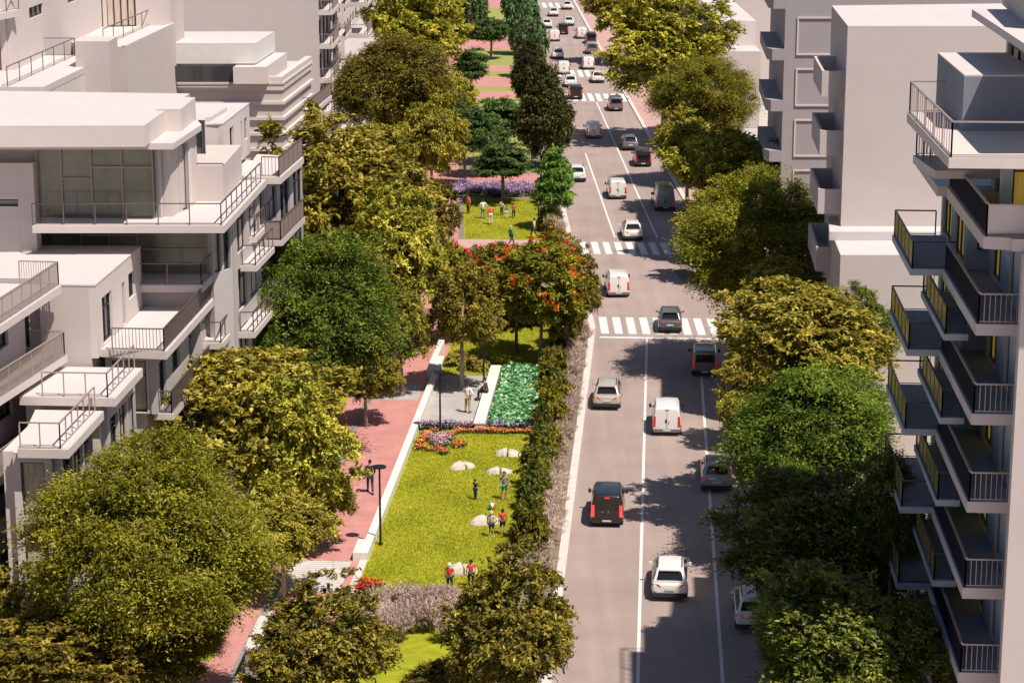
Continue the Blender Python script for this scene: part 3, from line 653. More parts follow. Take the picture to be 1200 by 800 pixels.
# roof plates
rc = W(203, 168, zr); rc2 = W(236, 146, zr)
slab(lg, [(-60, rc.y), rc, rc2, rc2 + Vector((-.4, 1.5)), (-60, rc2.y + 1.5)], zr, .3, 'roof', 'roof')
t0 = W(181, 160, zr); t1 = W(208, 138, zr)
block(lg, [(-60, t0.y), t0, t1, t1 + Vector((0, 1.5)), (-60, t1.y + 1.5)], zr + .003, zr + .75, 'plaster', 'roof_step', roofm='roof')
t2 = W(169, 147.5, zr + 1.0); t3 = W(222, 110, zr + 1.0); t4 = W(80, 108, zr + 1.0); t5 = W(0, 148, zr + 1.0)
block(lg, [ext(t5, t2, 25), t2, t3, ext(t4, t3, 25)], zr + .004, zr + .95, 'plaster', 'roof_step', roofm='roof')
block(lg, [W(212, 133, zr + .9), W(229, 119, zr + .9), W(229, 119, zr + .9) + Vector((-1.2, 0)), W(212, 133, zr + .9) + Vector((-1.2, 0))], zr + .005, zr + 1.05, 'plaster', 'roof_step', roofm='roof')
# small block M and second cabin
mx0 = LX(212, 111, 17); mx1 = LX(262, 111, 17)
block(lg, [(mx0, 111), (mx1, 111), (mx1 + .1, 118), (mx0, 118)], zg1 + .01, 18.1, 'plaster2')
rail(lg, [(mx0, 111.1), (LX(306, 117, 17), 117)][:0] or [(mx0, 111.1), (mx1 + .0, 111.1)], 18.1, .10, 2, None, 'rail')
cf = W(261, 146, 19.1); cbk = W(292, 122, 19.1)
facade(lg, cf + Vector((-.3, 0)), cbk + Vector((-.3, 0)), zg1 + .03, 19.1, [(2.0, 3.2, zg1 + .1, 18.6, 1), (5.4, 5.9, zg1 + .1, 18.5, 1), (6.6, 7.6, zg1 + 1, 18.5, 1)], 'plaster')
cl0 = W(234, 147, 19.1)
block(lg, [cl0, cf + Vector((-.3, 0)), cbk + Vector((-.3, 0)), cbk + Vector((-4, 0)), cl0 + Vector((0, 5))], zg1 + .03, 19.1, 'plaster2')
mb = MB(); mb.prism([cl0 + Vector((0, -.02)), cf + Vector((.02, -.02)), cbk + Vector((.02, 0)), cbk + Vector((-4, 0))], 19.103, 19.17); mb.build('roof', 'roof', lg)
mb = MB(); mb.prism([W(246, 140, 19.3), W(266, 128, 19.3), W(266, 128, 19.3) + Vector((-.25, 0)), W(246, 140, 19.3) + Vector((-.25, 0))], 19.175, 19.4); mb.build('roof_step', 'roof', lg)
facade(lg, Vector((X(213), y0 + 8.6)), Vector((cl0.x, y0 + 8.6)), zg1 + .03, zr - .32, [(.15, .9, zg1 + 1.2, zr - .5, 2)], 'shadewall')
# terrace beyond with brown rail
tA = W(329, 208, zg1 + .1); tB = W(356, 184, zg1 + .1)
sg3 = slab(lg, [W(300, 208, zg1 + .1), tA, tB, Vector((mx1, tB.y + 1)), Vector((mx1, 118.2))], zg1 + .1, .36, top='roof', name='terrace')
rail(sg3, [W(307, 207, zg1 + .1), tA + Vector((-.1, .1))], zg1 + .1, 1.08, 1.5, None, 'rail', .2)
rail(sg3, [tA + Vector((-.1, .1)), tB + Vector((-.1, 0))], zg1 + .1, 1.08, 1.3, 'brownpanel', 'rail')
block(lg, [tA + Vector((-1.3, 1)), tB + Vector((-1.0, 0)), tB + Vector((-12, 6)), Vector((X(252), 112))], 0, zg1 - .27, 'plaster')
facade(lg, tA + Vector((-1.3, 1)), tB + Vector((-1.0, 0)), 0, zg1 - .27, [(.4 + 3.0 * j, 2.6 + 3.0 * j, zz, zz + 2.3, 2) for j in range(3) for zz in (3.6, 6.8, 10, 13.1)], 'shadewall')
for zz in (12.9, 9.7, 6.5):
    a = Vector((tA.x, tA.y)); b = Vector((tB.x, tB.y))
    s8 = slab(lg, [a, b, b + Vector((-.95, 0)), a + Vector((-.95, 0))], zz, .3, top='deck')
    rail(s8, [a + Vector((-.9, .1)), a + Vector((-.1, .1)), b + Vector((-.1, -.1))], zz, 1.05, 1.2, 'brownpanel', 'rail')

# ---- left rear terraced building
lr = empty('apartment_building', (-38, 145, 0), 'rear cream building at top left with slot windows and rail-edged terraces', 'building')
T1z = 19.9
a = W(53, 101, T1z); b = W(127, 65, T1z)
block(lr, [ext(a, a + Vector((1, 0)), 25), a, b, b + Vector((-22, 0))], 2, T1z - .4, 'plaster')
slab(lr, [ext(a, a + Vector((1, 0)), 25) + Vector((0, -.4)), a + Vector((.0, -.4)), b + Vector((.02, 0)), b + Vector((-22, 0))], T1z, .395, 'roof', 'terrace')
facade(lr, a + Vector((-14, -.02)), a + Vector((-.3, -.02)), 10, T1z - .5, [(8.0, 12.9, 12.6, 15.2, 3, 'glassgreen')], 'shadewall')
rr = [a + (b - a) * t + Vector((-2.1, 0)) for t in (-.02, .98)]
rail(lr, rr, T1z, 1.15, 2.6, None, 'rail'); rail(lr, [rr[1], rr[1] + Vector((-6, 0))], T1z, 1.15, 3, None, 'rail')
a2 = W(148, 56, T1z); b2 = W(205, 29, T1z)
a2l = W(128, 55.5, T1z)
block(lr, [a2l + Vector((-2, 0)), a2, b2, b2 + Vector((-10, 0))], 2, T1z - .003, 'plaster2', roofm='roof')
block(lr, [a2, b2, b2 + Vector((-.3, 0)), a2 + Vector((-.3, 0))], T1z + .061, T1z + .15, 'roof', 'parapet')
r2_ = [a2 + (b2 - a2) * t + Vector((-1.6, 0)) for t in (.02, .95)]
rail(lr, [r2_[0], r2_[1], r2_[1] + Vector((-3.2, 0))], T1z + .06, 1.15, 2.7, None, 'rail')
block(lr, [W(88, 60, T1z + 1.0), W(128, 60, T1z + 1.0), W(128, 60, T1z + 1.0) + Vector((0, 3)), W(88, 60, T1z + 1.0) + Vector((0, 3))], T1z - 5, T1z + 1.6, 'plaster2')
# upper wall with slot windows
wA = Vector((-30.6, 136.5)); wB = Vector((-29.9, 163))
facade(lr, wA + Vector((-.3, 0)), wB + Vector((-.3, 0)), T1z - 6, 27, [(4.5, 8.3, 22.6, 23.3, 3, 'glassgreen'), (15.5, 19.6, 22.6, 23.3, 3, 'glassgreen')], 'plaster')
block(lr, [wA + Vector((-.3, 0)), wB + Vector((-.3, 0)), wB + Vector((-20, 0)), wA + Vector((-20, 0))], T1z - 6, 27, 'plaster')
facade(lr, wA + Vector((-16, -.02)), wA + Vector((-.35, -.02)), T1z, 27, [(11.2, 15.3, T1z + .05, T1z + 3.0, 4, 'curtainbeige')], 'plaster')
s9 = slab(lr, [wA + Vector((-16, -3)), wA + Vector((-.3, -3)), wA + Vector((.5, .5)), wA + Vector((-16, .5))], 23.6, .4)
rail(s9, [wA + Vector((-16, -2.9)), wA + Vector((-.4, -2.9)), wA + Vector((.4, .3))], 23.6, 1.2, 1.4, None, 'rail')
facade(lr, (-29.9, 163), (-25.2, 164.5), T1z, 27, [(.3, 2.4, T1z + .05, 23.3, 4, 'curtainbeige')], 'plaster2')
block(lr, [(-29.9, 163.3), (-25.2, 164.8), (-25.0, 170), (-36, 170)], 4, 27, 'plaster2')

# ---- banded white building
lw4 = empty('apartment_building', (-22, 170, 0), 'white banded building with a low roof pavilion in the middle left', 'building')
zt4 = 15.9
a = W(331, 92, zt4); b = W(365.6, 67.5, zt4); c = W(207, 91, zt4)
c = Vector((c.x - 12, a.y))
back = b.y + 1
foot = [c, a, b, Vector((c.x, b.y))]
block(lw4, [c + Vector((0, .12)), a + Vector((-.12, .12)), b + Vector((-.12, 0)), Vector((c.x, b.y))], 0, zt4 - .9, 'plaster2')
def ring(za, zb, o, m='plaster', nm='band'):
    mb = MB(); mb.prism([c + Vector((0, -o)), a + Vector((o, -o)), b + Vector((o, 0)), Vector((c.x, b.y))], za, zb); mb.build(nm, m, lw4)
ring(zt4 - .899, zt4 - .45, .0, 'plaster')
ring(zt4 - .45 + .001, zt4 - .3, .06, 'roof', 'cornice')
for k in range(9): ring(zt4 - 1.95 - 1.17 * k, zt4 - 1.72 - 1.17 * k, .10, 'slab')
# parapet ring
for q in ([c, a, a + Vector((0, .5)), c + Vector((0, .5))], [a + Vector((0, .5)), b, b + Vector((-.5, 0)), a + Vector((-.5, .5))]):
    mb = MB(); mb.prism(q, zt4 - .299, zt4 + .12); mb.build('parapet', 'plaster', lw4)
# pavilion and step
pz = zt4 + 2.5
pa = W(299, 52, pz); pb = W(322, 38, pz)
block(lw4, [Vector((c.x, pa.y)), pa, pb, Vector((c.x, pb.y))], pz - 1.45, pz, 'wallwhite', 'pavilion', roofm='roof')
block(lw4, [Vector((c.x, pa.y + 1)), pa + Vector((-1.0, 1)), pb + Vector((-1.0, 0)), Vector((c.x, pb.y))], zt4 - .29, pz - 1.46, 'shadewall')
sp = W(312, 79, zt4 + .95); sq = W(336, 62, zt4 + .95)
block(lw4, [W(273, 79, zt4 + .95), sp, sq, sq + Vector((-2.6, 0))], zt4 - .29, zt4 + .9, 'plaster', 'roof_step', roofm='roof')
gp = MB(); gy = W(273, 79, zt4 + .95).y + .4
gp.poly([(c.x, gy, zt4 - .2), (sp.x - 2.3, gy, zt4 - .2), (sp.x - 2.3, gy, pz - 1.5), (c.x, gy, pz - 1.5)]); gp.build('window', 'glass', lw4)
# street balconies
for zz, A_, B_ in [(12.2, (367, 130.5), (389, 112)), (8.8, (367, 178), (390, 157)), (5.6, (366, 225), (388, 203))]:
    p, q = W(*A_, zz), W(*B_, zz)
    s10 = slab(lw4, [p + Vector((-2.6, 0)), p, q, q + Vector((-2.9, 0))], zz, .34, top='roof')
    rail(s10, [p + Vector((-1.5, .1)), p + Vector((-.1, .1))], zz, 1.05, 1.5, None, 'rail', .2)
    rail(s10, [p + Vector((-.1, .1)), q + Vector((-.1, 0))], zz, 1.05, 1.3, 'brownpanel', 'rail')
pp, qq = W(367, 130.5, 12.2), W(389, 112, 12.2)
block(lw4, [a + Vector((-1, 2)), pp + Vector((-1.6, 1)), qq + Vector((-1.6, 3)), b + Vector((-1, 3))], 0, 11.85, 'plaster2')
facade(lw4, pp + Vector((-1.6, 1)), qq + Vector((-1.6, 3)), 0, 11.85, [(.5 + 3.4 * j, 3 + 3.4 * j, z4, z4 + 2.3, 2) for j in range(4) for z4 in (5.7, 8.9)], 'shadewall')

# ---- tall building with stacked street balconies
lt = empty('apartment_building', (-25, 225, 0), 'tall mauve slab building with blank end wall and stacked pale balconies', 'building')
xe = LX(373.5, 214, 12)
block(lt, [(xe - 22, 214), (xe - .3, 214), (xe - .8, 254), (xe - 22, 254)], 0, 26, 'plaster2', roofm='roof')
block(lt, [(xe - 22, 213.7), (xe, 213.7), (xe, 213.998), (xe - 22, 213.998)], 0, 26, 'plaster3', 'end_wall')
tl = [16.3, 13.05, 9.75, 6.5, 3.2, 19.6, 22.8]
facade(lt, (xe - .3, 214), (xe - .8, 254), 0, 26, [(1 + 5 * j, 4.6 + 5 * j, zz + .05, zz + 2.4, 2) for j in range(7) for zz in tl], 'plaster')
for zz in tl:
    xo = xe + 1.35
    s11 = slab(lt, [(xe - .02, 215.2), (xe + 1.1, 215.2), (xo, 216), (xo, 223), (xe - .02, 223)], zz, .36, top='roof')
    rail(s11, [(xe, 215.3), (xe + 1.05, 215.3), (xo - .1, 216.1), (xo - .1, 223)], zz, 1.05, 1.2, None, 'railpale', .3)
    s12 = slab(lt, [(xe - .04, 223.1), (xe + 2.0, 223.1), (xe + 2.0, 231), (xe - .1, 231)], zz, .36, top='roof')
    rail(s12, [(xe, 223.2), (xe + 1.9, 223.2)], zz, 1.05, 1.2, None, 'railpale', .3); rail(s12, [(xe + 1.9, 223.2), (xe + 1.9, 230.9)], zz, 1.05, 1.2, 'brownpanel', 'railpale')
    s13 = slab(lt, [(xe - .2, 233), (xe + 3.6, 233), (xe + 3.6, 240), (xe - .3, 240)], zz - .8, .36, top='roof')
    rail(s13, [(xe, 233.1), (xe + 3.5, 233.1), (xe + 3.5, 239.9)], zz - .8, 1.05, 1.2, None, 'railpale', .3)
# rear row left, far
for i, (x0, x1, ya, yb, hh, lab) in enumerate([(-62, -24, 262, 300, 20, 'distant pale block behind the tall slab building'), (-60, -26, 320, 380, 18, 'most distant pale block on the left side of the street')]):
    bb = empty('apartment_building', (x1, ya, 0), lab, 'building')
    block(bb, [(x0, ya), (x1 - .3, ya), (x1 - .3, yb), (x0, yb)], 0, hh, 'plaster2', roofm='roof')
    facade(bb, (x1 - .3, ya), (x1 - .3, yb), 0, hh, [(2 + 6 * j, 6 + 6 * j, 3 * k + 1, 3 * k + 2.6, 2) for j in range(int((yb - ya) / 6) - 1) for k in range(5)], 'plaster')
#@@VEG@@
# ------------------------------------------------------------------ foliage meshes
def leaf_mesh(name, centers, normals, sizes, tints, aspect=1.6, rs=None, tdir=None, wide=.42):
    """one mesh of small folded leaves: every leaf a pointed quad"""
    n = len(centers)
    rnd = rs.normal(size=(n, 3)) if tdir is None else tdir + 1e-4; nn = normals / np.linalg.norm(normals, axis=1, keepdims=True)
    t = rnd - nn * (rnd * nn).sum(1, keepdims=True); t /= np.linalg.norm(t, axis=1, keepdims=True)
    b = np.cross(nn, t); sz = sizes[:, None]
    v = np.empty((n, 4, 3))
    v[:, 0] = centers - t * sz * aspect * .5; v[:, 2] = centers + t * sz * aspect * .5 - nn * sz * .18
    v[:, 1] = centers + b * sz * wide + nn * sz * .12; v[:, 3] = centers - b * sz * wide + nn * sz * .12
    me = bpy.data.meshes.new(name)
    me.vertices.add(n * 4); me.vertices.foreach_set('co', v.reshape(-1))
    me.loops.add(n * 4); me.loops.foreach_set('vertex_index', np.arange(n * 4, dtype=np.int32))
    me.polygons.add(n); me.polygons.foreach_set('loop_start', np.arange(n, dtype=np.int32) * 4)
    me.update(calc_edges=True)
    at = me.attributes.new('tint', 'FLOAT', 'FACE'); at.data.foreach_set('value', np.clip(tints, 0, 1).astype(np.float32))
    return me
def crown(name, seed, nclump, per, leaf, crad=(.16, .30), shell=.55, flat=.0, dome=False, cone=False, noise=.25, lower=-.75, spread=.8):
    """crown of unit radius; returns mesh and clump centres"""
    rs = np.random.RandomState(seed)
    C_ = []
    lob = rs.normal(size=(7, 3)); lob /= np.linalg.norm(lob, axis=1, keepdims=True)
    while len(C_) < nclump:
        d = rs.normal(size=3); d /= np.linalg.norm(d)
        bulge = 1 + noise * (max((lob @ d)) ** 3 - .55)
        r = (shell + (1 - shell) * rs.rand() ** .6) * bulge
        p = d * r * .86
        if p[2] < lower * .9: continue
        if cone:
            k = (1 - (p[2] + 1) / 2); p[0] *= .25 + .95 * k; p[1] *= .25 + .95 * k
        if flat: p[2] = round(p[2] / .28) * .28 * .9 + rs.normal() * .03
        C_.append(p)
    C_ = np.array(C_)
    cr = rs.uniform(*crad, size=nclump); ctint = rs.normal(0, .13, nclump)
    LPT = 7; ntw = max(2, per // LPT)
    ci = np.repeat(np.arange(nclump), ntw); m = len(ci)
    outw = C_[ci] / np.linalg.norm(C_[ci], axis=1, keepdims=True)
    td = outw * spread + rs.normal(size=(m, 3)) * .62 + np.array([0, 0, .18]); 
    if flat: td[:, 2] *= .25
    td /= np.linalg.norm(td, axis=1, keepdims=True)
    st = C_[ci] + rs.normal(size=(m, 3)) * (cr[ci] * .42)[:, None] * np.array([1, 1, .35 if flat else .8])
    ln = cr[ci] * rs.uniform(.7, 1.7, m)
    k = np.tile(np.arange(LPT), m); ti_ = np.repeat(np.arange(m), LPT); n = len(ti_)
    tt_ = (k + rs.rand(n)) / LPT
    cen = st[ti_] + td[ti_] * (ln[ti_] * tt_)[:, None] + rs.normal(size=(n, 3)) * .012
    cen[:, 2] -= tt_ ** 2 * ln[ti_] * .30
    nrm = td[ti_] * .25 + np.array([0, 0, .8]) * 1.0 + rs.normal(size=(n, 3)) * .55
    tint = .5 + ctint[ci][ti_] + rs.normal(0, .10, m)[ti_] + rs.normal(0, .13, n)
    sz = leaf * rs.uniform(.65, 1.35, n)
    return leaf_mesh(name, cen, nrm, sz, tint, rs=rs, tdir=td[ti_] * .8 + rs.normal(size=(n, 3)) * .55, aspect=1.9, wide=.36), C_
def trunk_mesh(name, seed, clumps, rx, rz, zc, r0=.22, nl=9, multi=False):
    rs = random.Random(seed); mb = MB()
    base_top = zc - rz * .75
    fork = Vector((rs.uniform(-.15, .15), rs.uniform(-.15, .15), max(1.2, base_top)))
    stems = [fork]
    mb.tube([(0, 0, -.1), (0.02, 0, .25), (fork.x * .5, fork.y * .5, fork.z * .5), tuple(fork)], [r0 * 1.5, r0 * 1.08, r0 * .95, r0 * .8], 8)
    pts = sorted(clumps.tolist(), key=lambda p: -p[2]); rs.shuffle(pts)
    for p in pts[:nl * 3]:
        e = Vector((p[0] * rx, p[1] * rx, zc + p[2] * rz)); m1 = fork.lerp(e, .4) + Vector((rs.uniform(-.3, .3), rs.uniform(-.3, .3), rs.uniform(.2, .7)))
        mb.tube([tuple(fork), tuple(m1), tuple(fork.lerp(e, .75) + Vector((0, 0, .25))), tuple(e)], [r0 * .5, r0 * .34, r0 * .2, r0 * .07], 5, False)
    return mb.mesh(name, True)
# species: nominal crown radius, half-height, centre height
KINDS = {}
def kind(key, leafm, barkm, rx, rz, zc, seed, n=2, r0=.22, nl=9, petals=None, **kw):
    out = []
    for i in range(n):
        k2 = dict(kw); k2['leaf'] = kw['leaf'] / rx
        me, cl = crown('crown_' + key, seed + i * 17, **k2)
        v = np.empty(len(me.vertices) * 3); me.vertices.foreach_get('co', v); v = v.reshape(-1, 3); v[:, :2] *= rx; v[:, 2] = v[:, 2] * rz + zc
        me.vertices.foreach_set('co', v.reshape(-1)); me.update()
        me.materials.append(M[leafm])
        tm = trunk_mesh('trunk_' + key, seed + i, cl, rx, rz, zc, r0, nl); tm.materials.append(M[barkm])
        pm = None
        if petals:
            rs = np.random.RandomState(seed + 99); top = cl[cl[:, 2] > -.35]; sel = top[rs.choice(len(top), petals[1], replace=False)]
            d = sel / np.linalg.norm(sel, axis=1, keepdims=True); ctr = sel + d * .17
            idx = np.repeat(np.arange(len(sel)), petals[2]); q = rs.normal(size=(len(idx), 3)) * .035
            cen = (ctr[idx] + q) * np.array([rx, rx, rz]) + [0, 0, zc]
            pm = leaf_mesh('blossom', cen, d[idx] + rs.normal(size=(len(idx), 3)) * .4, rs.uniform(.12, .22, len(idx)), rs.rand(len(idx)), rs=rs); pm.materials.append(M[petals[0]])
        out.append((me, tm, pm))
    KINDS[key] = dict(rx=rx, rz=rz, zc=zc, v=out)

kind('golden', 'gold', 'barkpale', 4.3, 3.7, 6.5, 11, n=3, nclump=430, per=112, leaf=.16, crad=(.06, .13), shell=.35, noise=.75, nl=14, spread=.8)
kind('bronze', 'golddark', 'bark', 3.6, 3.2, 5.4, 51, n=2, nclump=400, per=98, leaf=.14, crad=(.06, .12), shell=.4, noise=.6, nl=9, spread=.7)
kind('green', 'green', 'bark', 4.3, 3.5, 6.6, 71, n=2, nclump=480, per=294, leaf=.09, crad=(.09, .19), shell=.55, noise=.5, nl=8, spread=1.0)
kind('olive', 'olive', 'bark', 4.5, 3.6, 6.8, 91, n=2, nclump=480, per=350, leaf=.082, crad=(.09, .19), shell=.55, noise=.55, nl=8, spread=1.0)
kind('brown', 'brown', 'bark', 4.5, 3.4, 7.2, 111, n=1, nclump=400, per=210, leaf=.11, crad=(.09, .19), shell=.55, noise=.45, nl=8, spread=1.0)
kind('deep', 'deep', 'bark', 4.9, 4.1, 6.4, 131, n=2, nclump=430, per=126, leaf=.15, crad=(.07, .15), shell=.45, noise=.6, nl=10, spread=.7)
kind('conifer', 'conifer', 'bark', 3.2, 5.2, 6.4, 151, n=2, nclump=420, per=140, leaf=.13, crad=(.09, .16), shell=.5, noise=.45, cone=True, lower=-1.1, nl=6, spread=1.1)
kind('maple', 'maple', 'bark', 2.9, 3.1, 3.9, 171, n=1, nclump=130, per=140, leaf=.19, crad=(.13, .22), shell=.4, noise=.4, cone=True, flat=True, lower=-1.1, nl=6, r0=.12)
kind('elm', 'elm', 'bark', 2.7, 1.9, 3.7, 191, n=2, nclump=150, per=154, leaf=.15, crad=(.13, .24), shell=.35, noise=.5, flat=True, nl=12, r0=.16)
kind('ivy', 'ivy', 'bark', 1.5, 4.6, 5.0, 211, n=1, nclump=300, per=70, leaf=.22, crad=(.12, .2), shell=.7, noise=.25, lower=-1.2, nl=4, r0=.15)
kind('flame', 'olive', 'bark', 3.3, 2.2, 4.2, 231, n=2, nclump=240, per=98, leaf=.16, crad=(.08, .16), shell=.4, noise=.5, nl=9, r0=.12, petals=('redbloom', 52, 13))
def solve(px, py, wp, hp, K, fz=None):
    zc = fz or K['zc']
    for _ in range(12):
        p = W(px, py, zc); sc = ppm(p.y, zc); a = math.atan((CAMH - zc) / p.y)
        rx = wp / 2 / sc; q = (hp / 2 / sc) ** 2 - (rx * math.sin(a)) ** 2; rz = math.sqrt(max(q, (.25 * rx) ** 2)) / math.cos(a)
        if not fz: zc = .5 * zc + .5 * K['zc'] * rz / K['rz']
    return p, rx, rz
rt = random.Random(3)
TN = 0
def tree(px, py, wp, hp, key, label, vi=None, group='street trees', name=None, gz=KZ, fz=None):
    global TN
    K = KINDS[key]; p, rx, rz = solve(px, py, wp, hp, K, fz)
    v = K['v'][(TN if vi is None else vi) % len(K['v'])]; TN += 1
    r = empty(name or 'tree', (p.x, p.y, gz), label, 'tree', group, rz=rt.uniform(0, 6.28))
    r.scale = (rx / K['rx'], rx / K['rx'], rz / K['rz'])
    tk = link('trunk', v[1], None, r, False); c = link('crown', v[0], None, r, False)
    if fz:      # taller clear stem: lift the limbs, stretch the trunk below the fork
        dz_ = fz * K['rz'] / rz - K['zc']; c.location.z = dz_; fk = max(1.2, K['zc'] - K['rz'] * .75); tk.data = v[1].copy()
        for q in tk.data.vertices: q.co.z = q.co.z * (fk + dz_) / fk if q.co.z < fk else q.co.z + dz_
    if v[2]: link('blossom', v[2], None, r, False)
    return r
LT = 'trees lining the left pavement'; RT = 'trees lining the right pavement'; PT = 'trees in the park strip'
for a in [
    (182, 634, 276, 246, 'olive', 'huge olive-green dome tree at the lower left beside the terraced building', LT),
    (75, 762, 240, 150, 'bronze', 'bronze-yellow tree filling the bottom left corner', LT),
    (20, 715, 120, 110, 'bronze', 'dark bronze tree at the left edge below the angled balconies', LT),
    (222, 738, 110, 96, 'olive', 'small olive tree next to the narrow red path at bottom left', LT),
    (150, 790, 170, 110, 'bronze', 'bronze tree at the bottom between the corner tree and the narrow red path', LT),
    (258, 475, 272, 196, 'golden', 'broad golden tree in front of the terraces, left of the red path', LT),
    (345, 520, 150, 165, 'golden', 'golden tree overhanging the red path above the walking man in black', LT),
    (330, 615, 120, 110, 'golden', 'small golden tree at the right flank of the huge olive dome tree', LT),
    (140, 540, 150, 130, 'golden', 'golden tree against the lower terrace railing of the cream building', LT),
    (366, 368, 216, 184, 'green', 'rounded bright green tree midway along the left pavement', LT),
    (400, 225, 226, 196, 'golden', 'tall golden tree in front of the tall slab building balconies', LT),
    (335, 268, 140, 130, 'golden', 'golden tree touching the brown-railed balconies', LT),
    (470, 290, 130, 150, 'golden', 'golden tree over the path beside the red-flowering trees', LT),
    (470, 375, 90, 110, 'bronze', 'bronze tree behind the rounded bright green tree', LT),
    (455, 100, 150, 118, 'brown', 'brownish-green domed tree on the upper left pavement', LT),
    (492, 30, 128, 110, 'golden', 'golden tree at the top of the left row', LT),
    (505, 160, 80, 110, 'golden', 'slim golden tree between the brownish dome and the park', LT),
    (440, 175, 110, 90, 'golden', 'golden tree directly below the brownish domed tree', LT),
    (500, 245, 80, 90, 'bronze', 'bronze tree at the left edge of the upper lawn', LT),
    (520, -20, 100, 70, 'golden', 'most distant golden tree of the left row', LT),
    (378, 752, 180, 150, 'bronze', 'bronze tree over the path at the bottom of the park', PT),
    (355, 815, 140, 90, 'golden', 'yellow-green tree cut by the bottom edge of the view', PT),
    (606, 738, 180, 184, 'bronze', 'large dark bronze tree at the lower end of the lawn', PT),
    (520, 800, 120, 80, 'bronze', 'bronze tree at the bottom edge left of the large one', PT),
    (541, 362, 100, 112, 'golden', 'golden tree left of the red-flowering trees', PT),
    (578, 318, 90, 80, 'flame', 'red-flowering tree beside the golden tree of the group', PT),
    (632, 338, 124, 104, 'flame', 'red-flowering tree with the most blossom, right of the lamp post', PT),
    (652, 300, 80, 56, 'flame', 'red-flowering tree nearest the crossing', PT),
    (682, 338, 56, 90, 'bronze', 'golden-brown tree at the kerb by the near crosswalk', PT),
    (590, 190, 74, 52, 'elm', 'dark green spreading tree with forked trunk on the upper lawn', PT),
    (651, 214, 62, 92, 'maple', 'bright green layered conical tree at the road edge', PT),
    (641, 132, 84, 110, 'conifer', 'dark shaggy conical tree beside the road', PT),
    (622, 88, 62, 84, 'conifer', 'dark shaggy conical tree behind the first one', PT),
    (588, 140, 70, 56, 'elm', 'dark green tree behind the forked spreading tree', PT),
    (545, 150, 62, 74, 'elm', 'green tree at the left of the park behind the spreading trees', PT),
    (552, 78, 44, 46, 'elm', 'small park tree beside the striped red and green bands', PT),
    (575, 36, 48, 36, 'elm', 'small park tree in front of the ivy-clad column trees', PT),
    (612, 24, 36, 76, 'ivy', 'pale green columnar tree right of the far red path', PT),
    (622, 56, 36, 66, 'ivy', 'pale green columnar tree nearest the dark conical trees', PT),
    (606, -8, 34, 70, 'ivy', 'pale green columnar tree at the top edge', PT),
    (553, 14, 34, 60, 'ivy', 'pale green columnar tree left of the far red path', PT),
    (735, 5, 104, 80, 'golden', 'golden tree at the top of the right row', RT),
    (780, 55, 160, 130, 'golden', 'golden tree overhanging the far crosswalk', RT),
    (825, 118, 118, 108, 'olive', 'olive domed tree second from the top of the right row', RT),
    (862, 198, 140, 124, 'golden', 'golden tree above the big olive dome on the right', RT),
    (930, 186, 80, 80, 'deep', 'small dark tree against the framed grey block', RT, 9),
    (898, 285, 206, 168, 'olive', 'broad olive dome tree beside the two crosswalks', RT),
    (950, 385, 215, 150, 'golden', 'golden tree in front of the white annex', RT, 10.5),
    (890, 432, 100, 112, 'golden', 'golden tree overhanging the stopped dark car', RT),
    (1012, 390, 84, 110, 'deep', 'dark tree squeezed against the tower balconies', RT, 9.5),
    (874, 488, 60, 80, 'golden', 'small golden-leaved tree above the road between golden and bright green crowns', RT),
    (958, 510, 220, 170, 'green', 'large bright green tree on the right pavement', RT),
    (972, 640, 255, 195, 'deep', 'large dark green tree below the bright green one', RT),
    (985, 760, 250, 205, 'deep', 'dark green tree in the lower right shade', RT),
    (922, 745, 100, 130, 'deep', 'small dark tree by the road at the bottom right', RT),
    (1046, 600, 100, 150, 'deep', 'tall dark tree pressed against the lower tower balconies', RT, 7.5),
    (930, 592, 100, 110, 'green', 'bright green tree on the road side of the large bright green crown', RT),
    (842, 262, 90, 80, 'golden', 'golden tree on the road side of the broad olive dome tree', RT),
    (806, 170, 90, 90, 'golden', 'golden tree between the two olive domes on the right', RT),
    (930, 340, 110, 100, 'golden', 'golden tree just below the broad olive dome tree', RT, 8.0),
    (455, 335, 110, 110, 'golden', 'golden tree above the rounded bright green tree, over the red path', LT),
    (428, 440, 86, 70, 'golden', 'low golden tree with branches over the pale paving band', LT),
    (385, 575, 74, 80, 'golden', 'golden branches over the red path left of the walking man', LT),
    (520, 318, 92, 92, 'flame', 'sparsely flowering tree at the left end of the red-flowering group', PT),
    (605, 365, 70, 60, 'bronze', 'low bronze tree in front of the red-flowering group', PT),
    (664, 372, 56, 70, 'bronze', 'bronze tree in the hedge beside the middle lawn', PT),
    (474, 14, 70, 70, 'golden', 'golden tree against the foot of the tall slab building', LT),
    (530, 110, 60, 70, 'golden', 'small golden tree left of the striped red and green bands', LT),
    (566, 160, 60, 50, 'elm', 'green tree between the two spreading dark green trees', PT),
    ]:
    tree(*a[:6], None, a[6], fz=a[7] if len(a) > 7 else None)

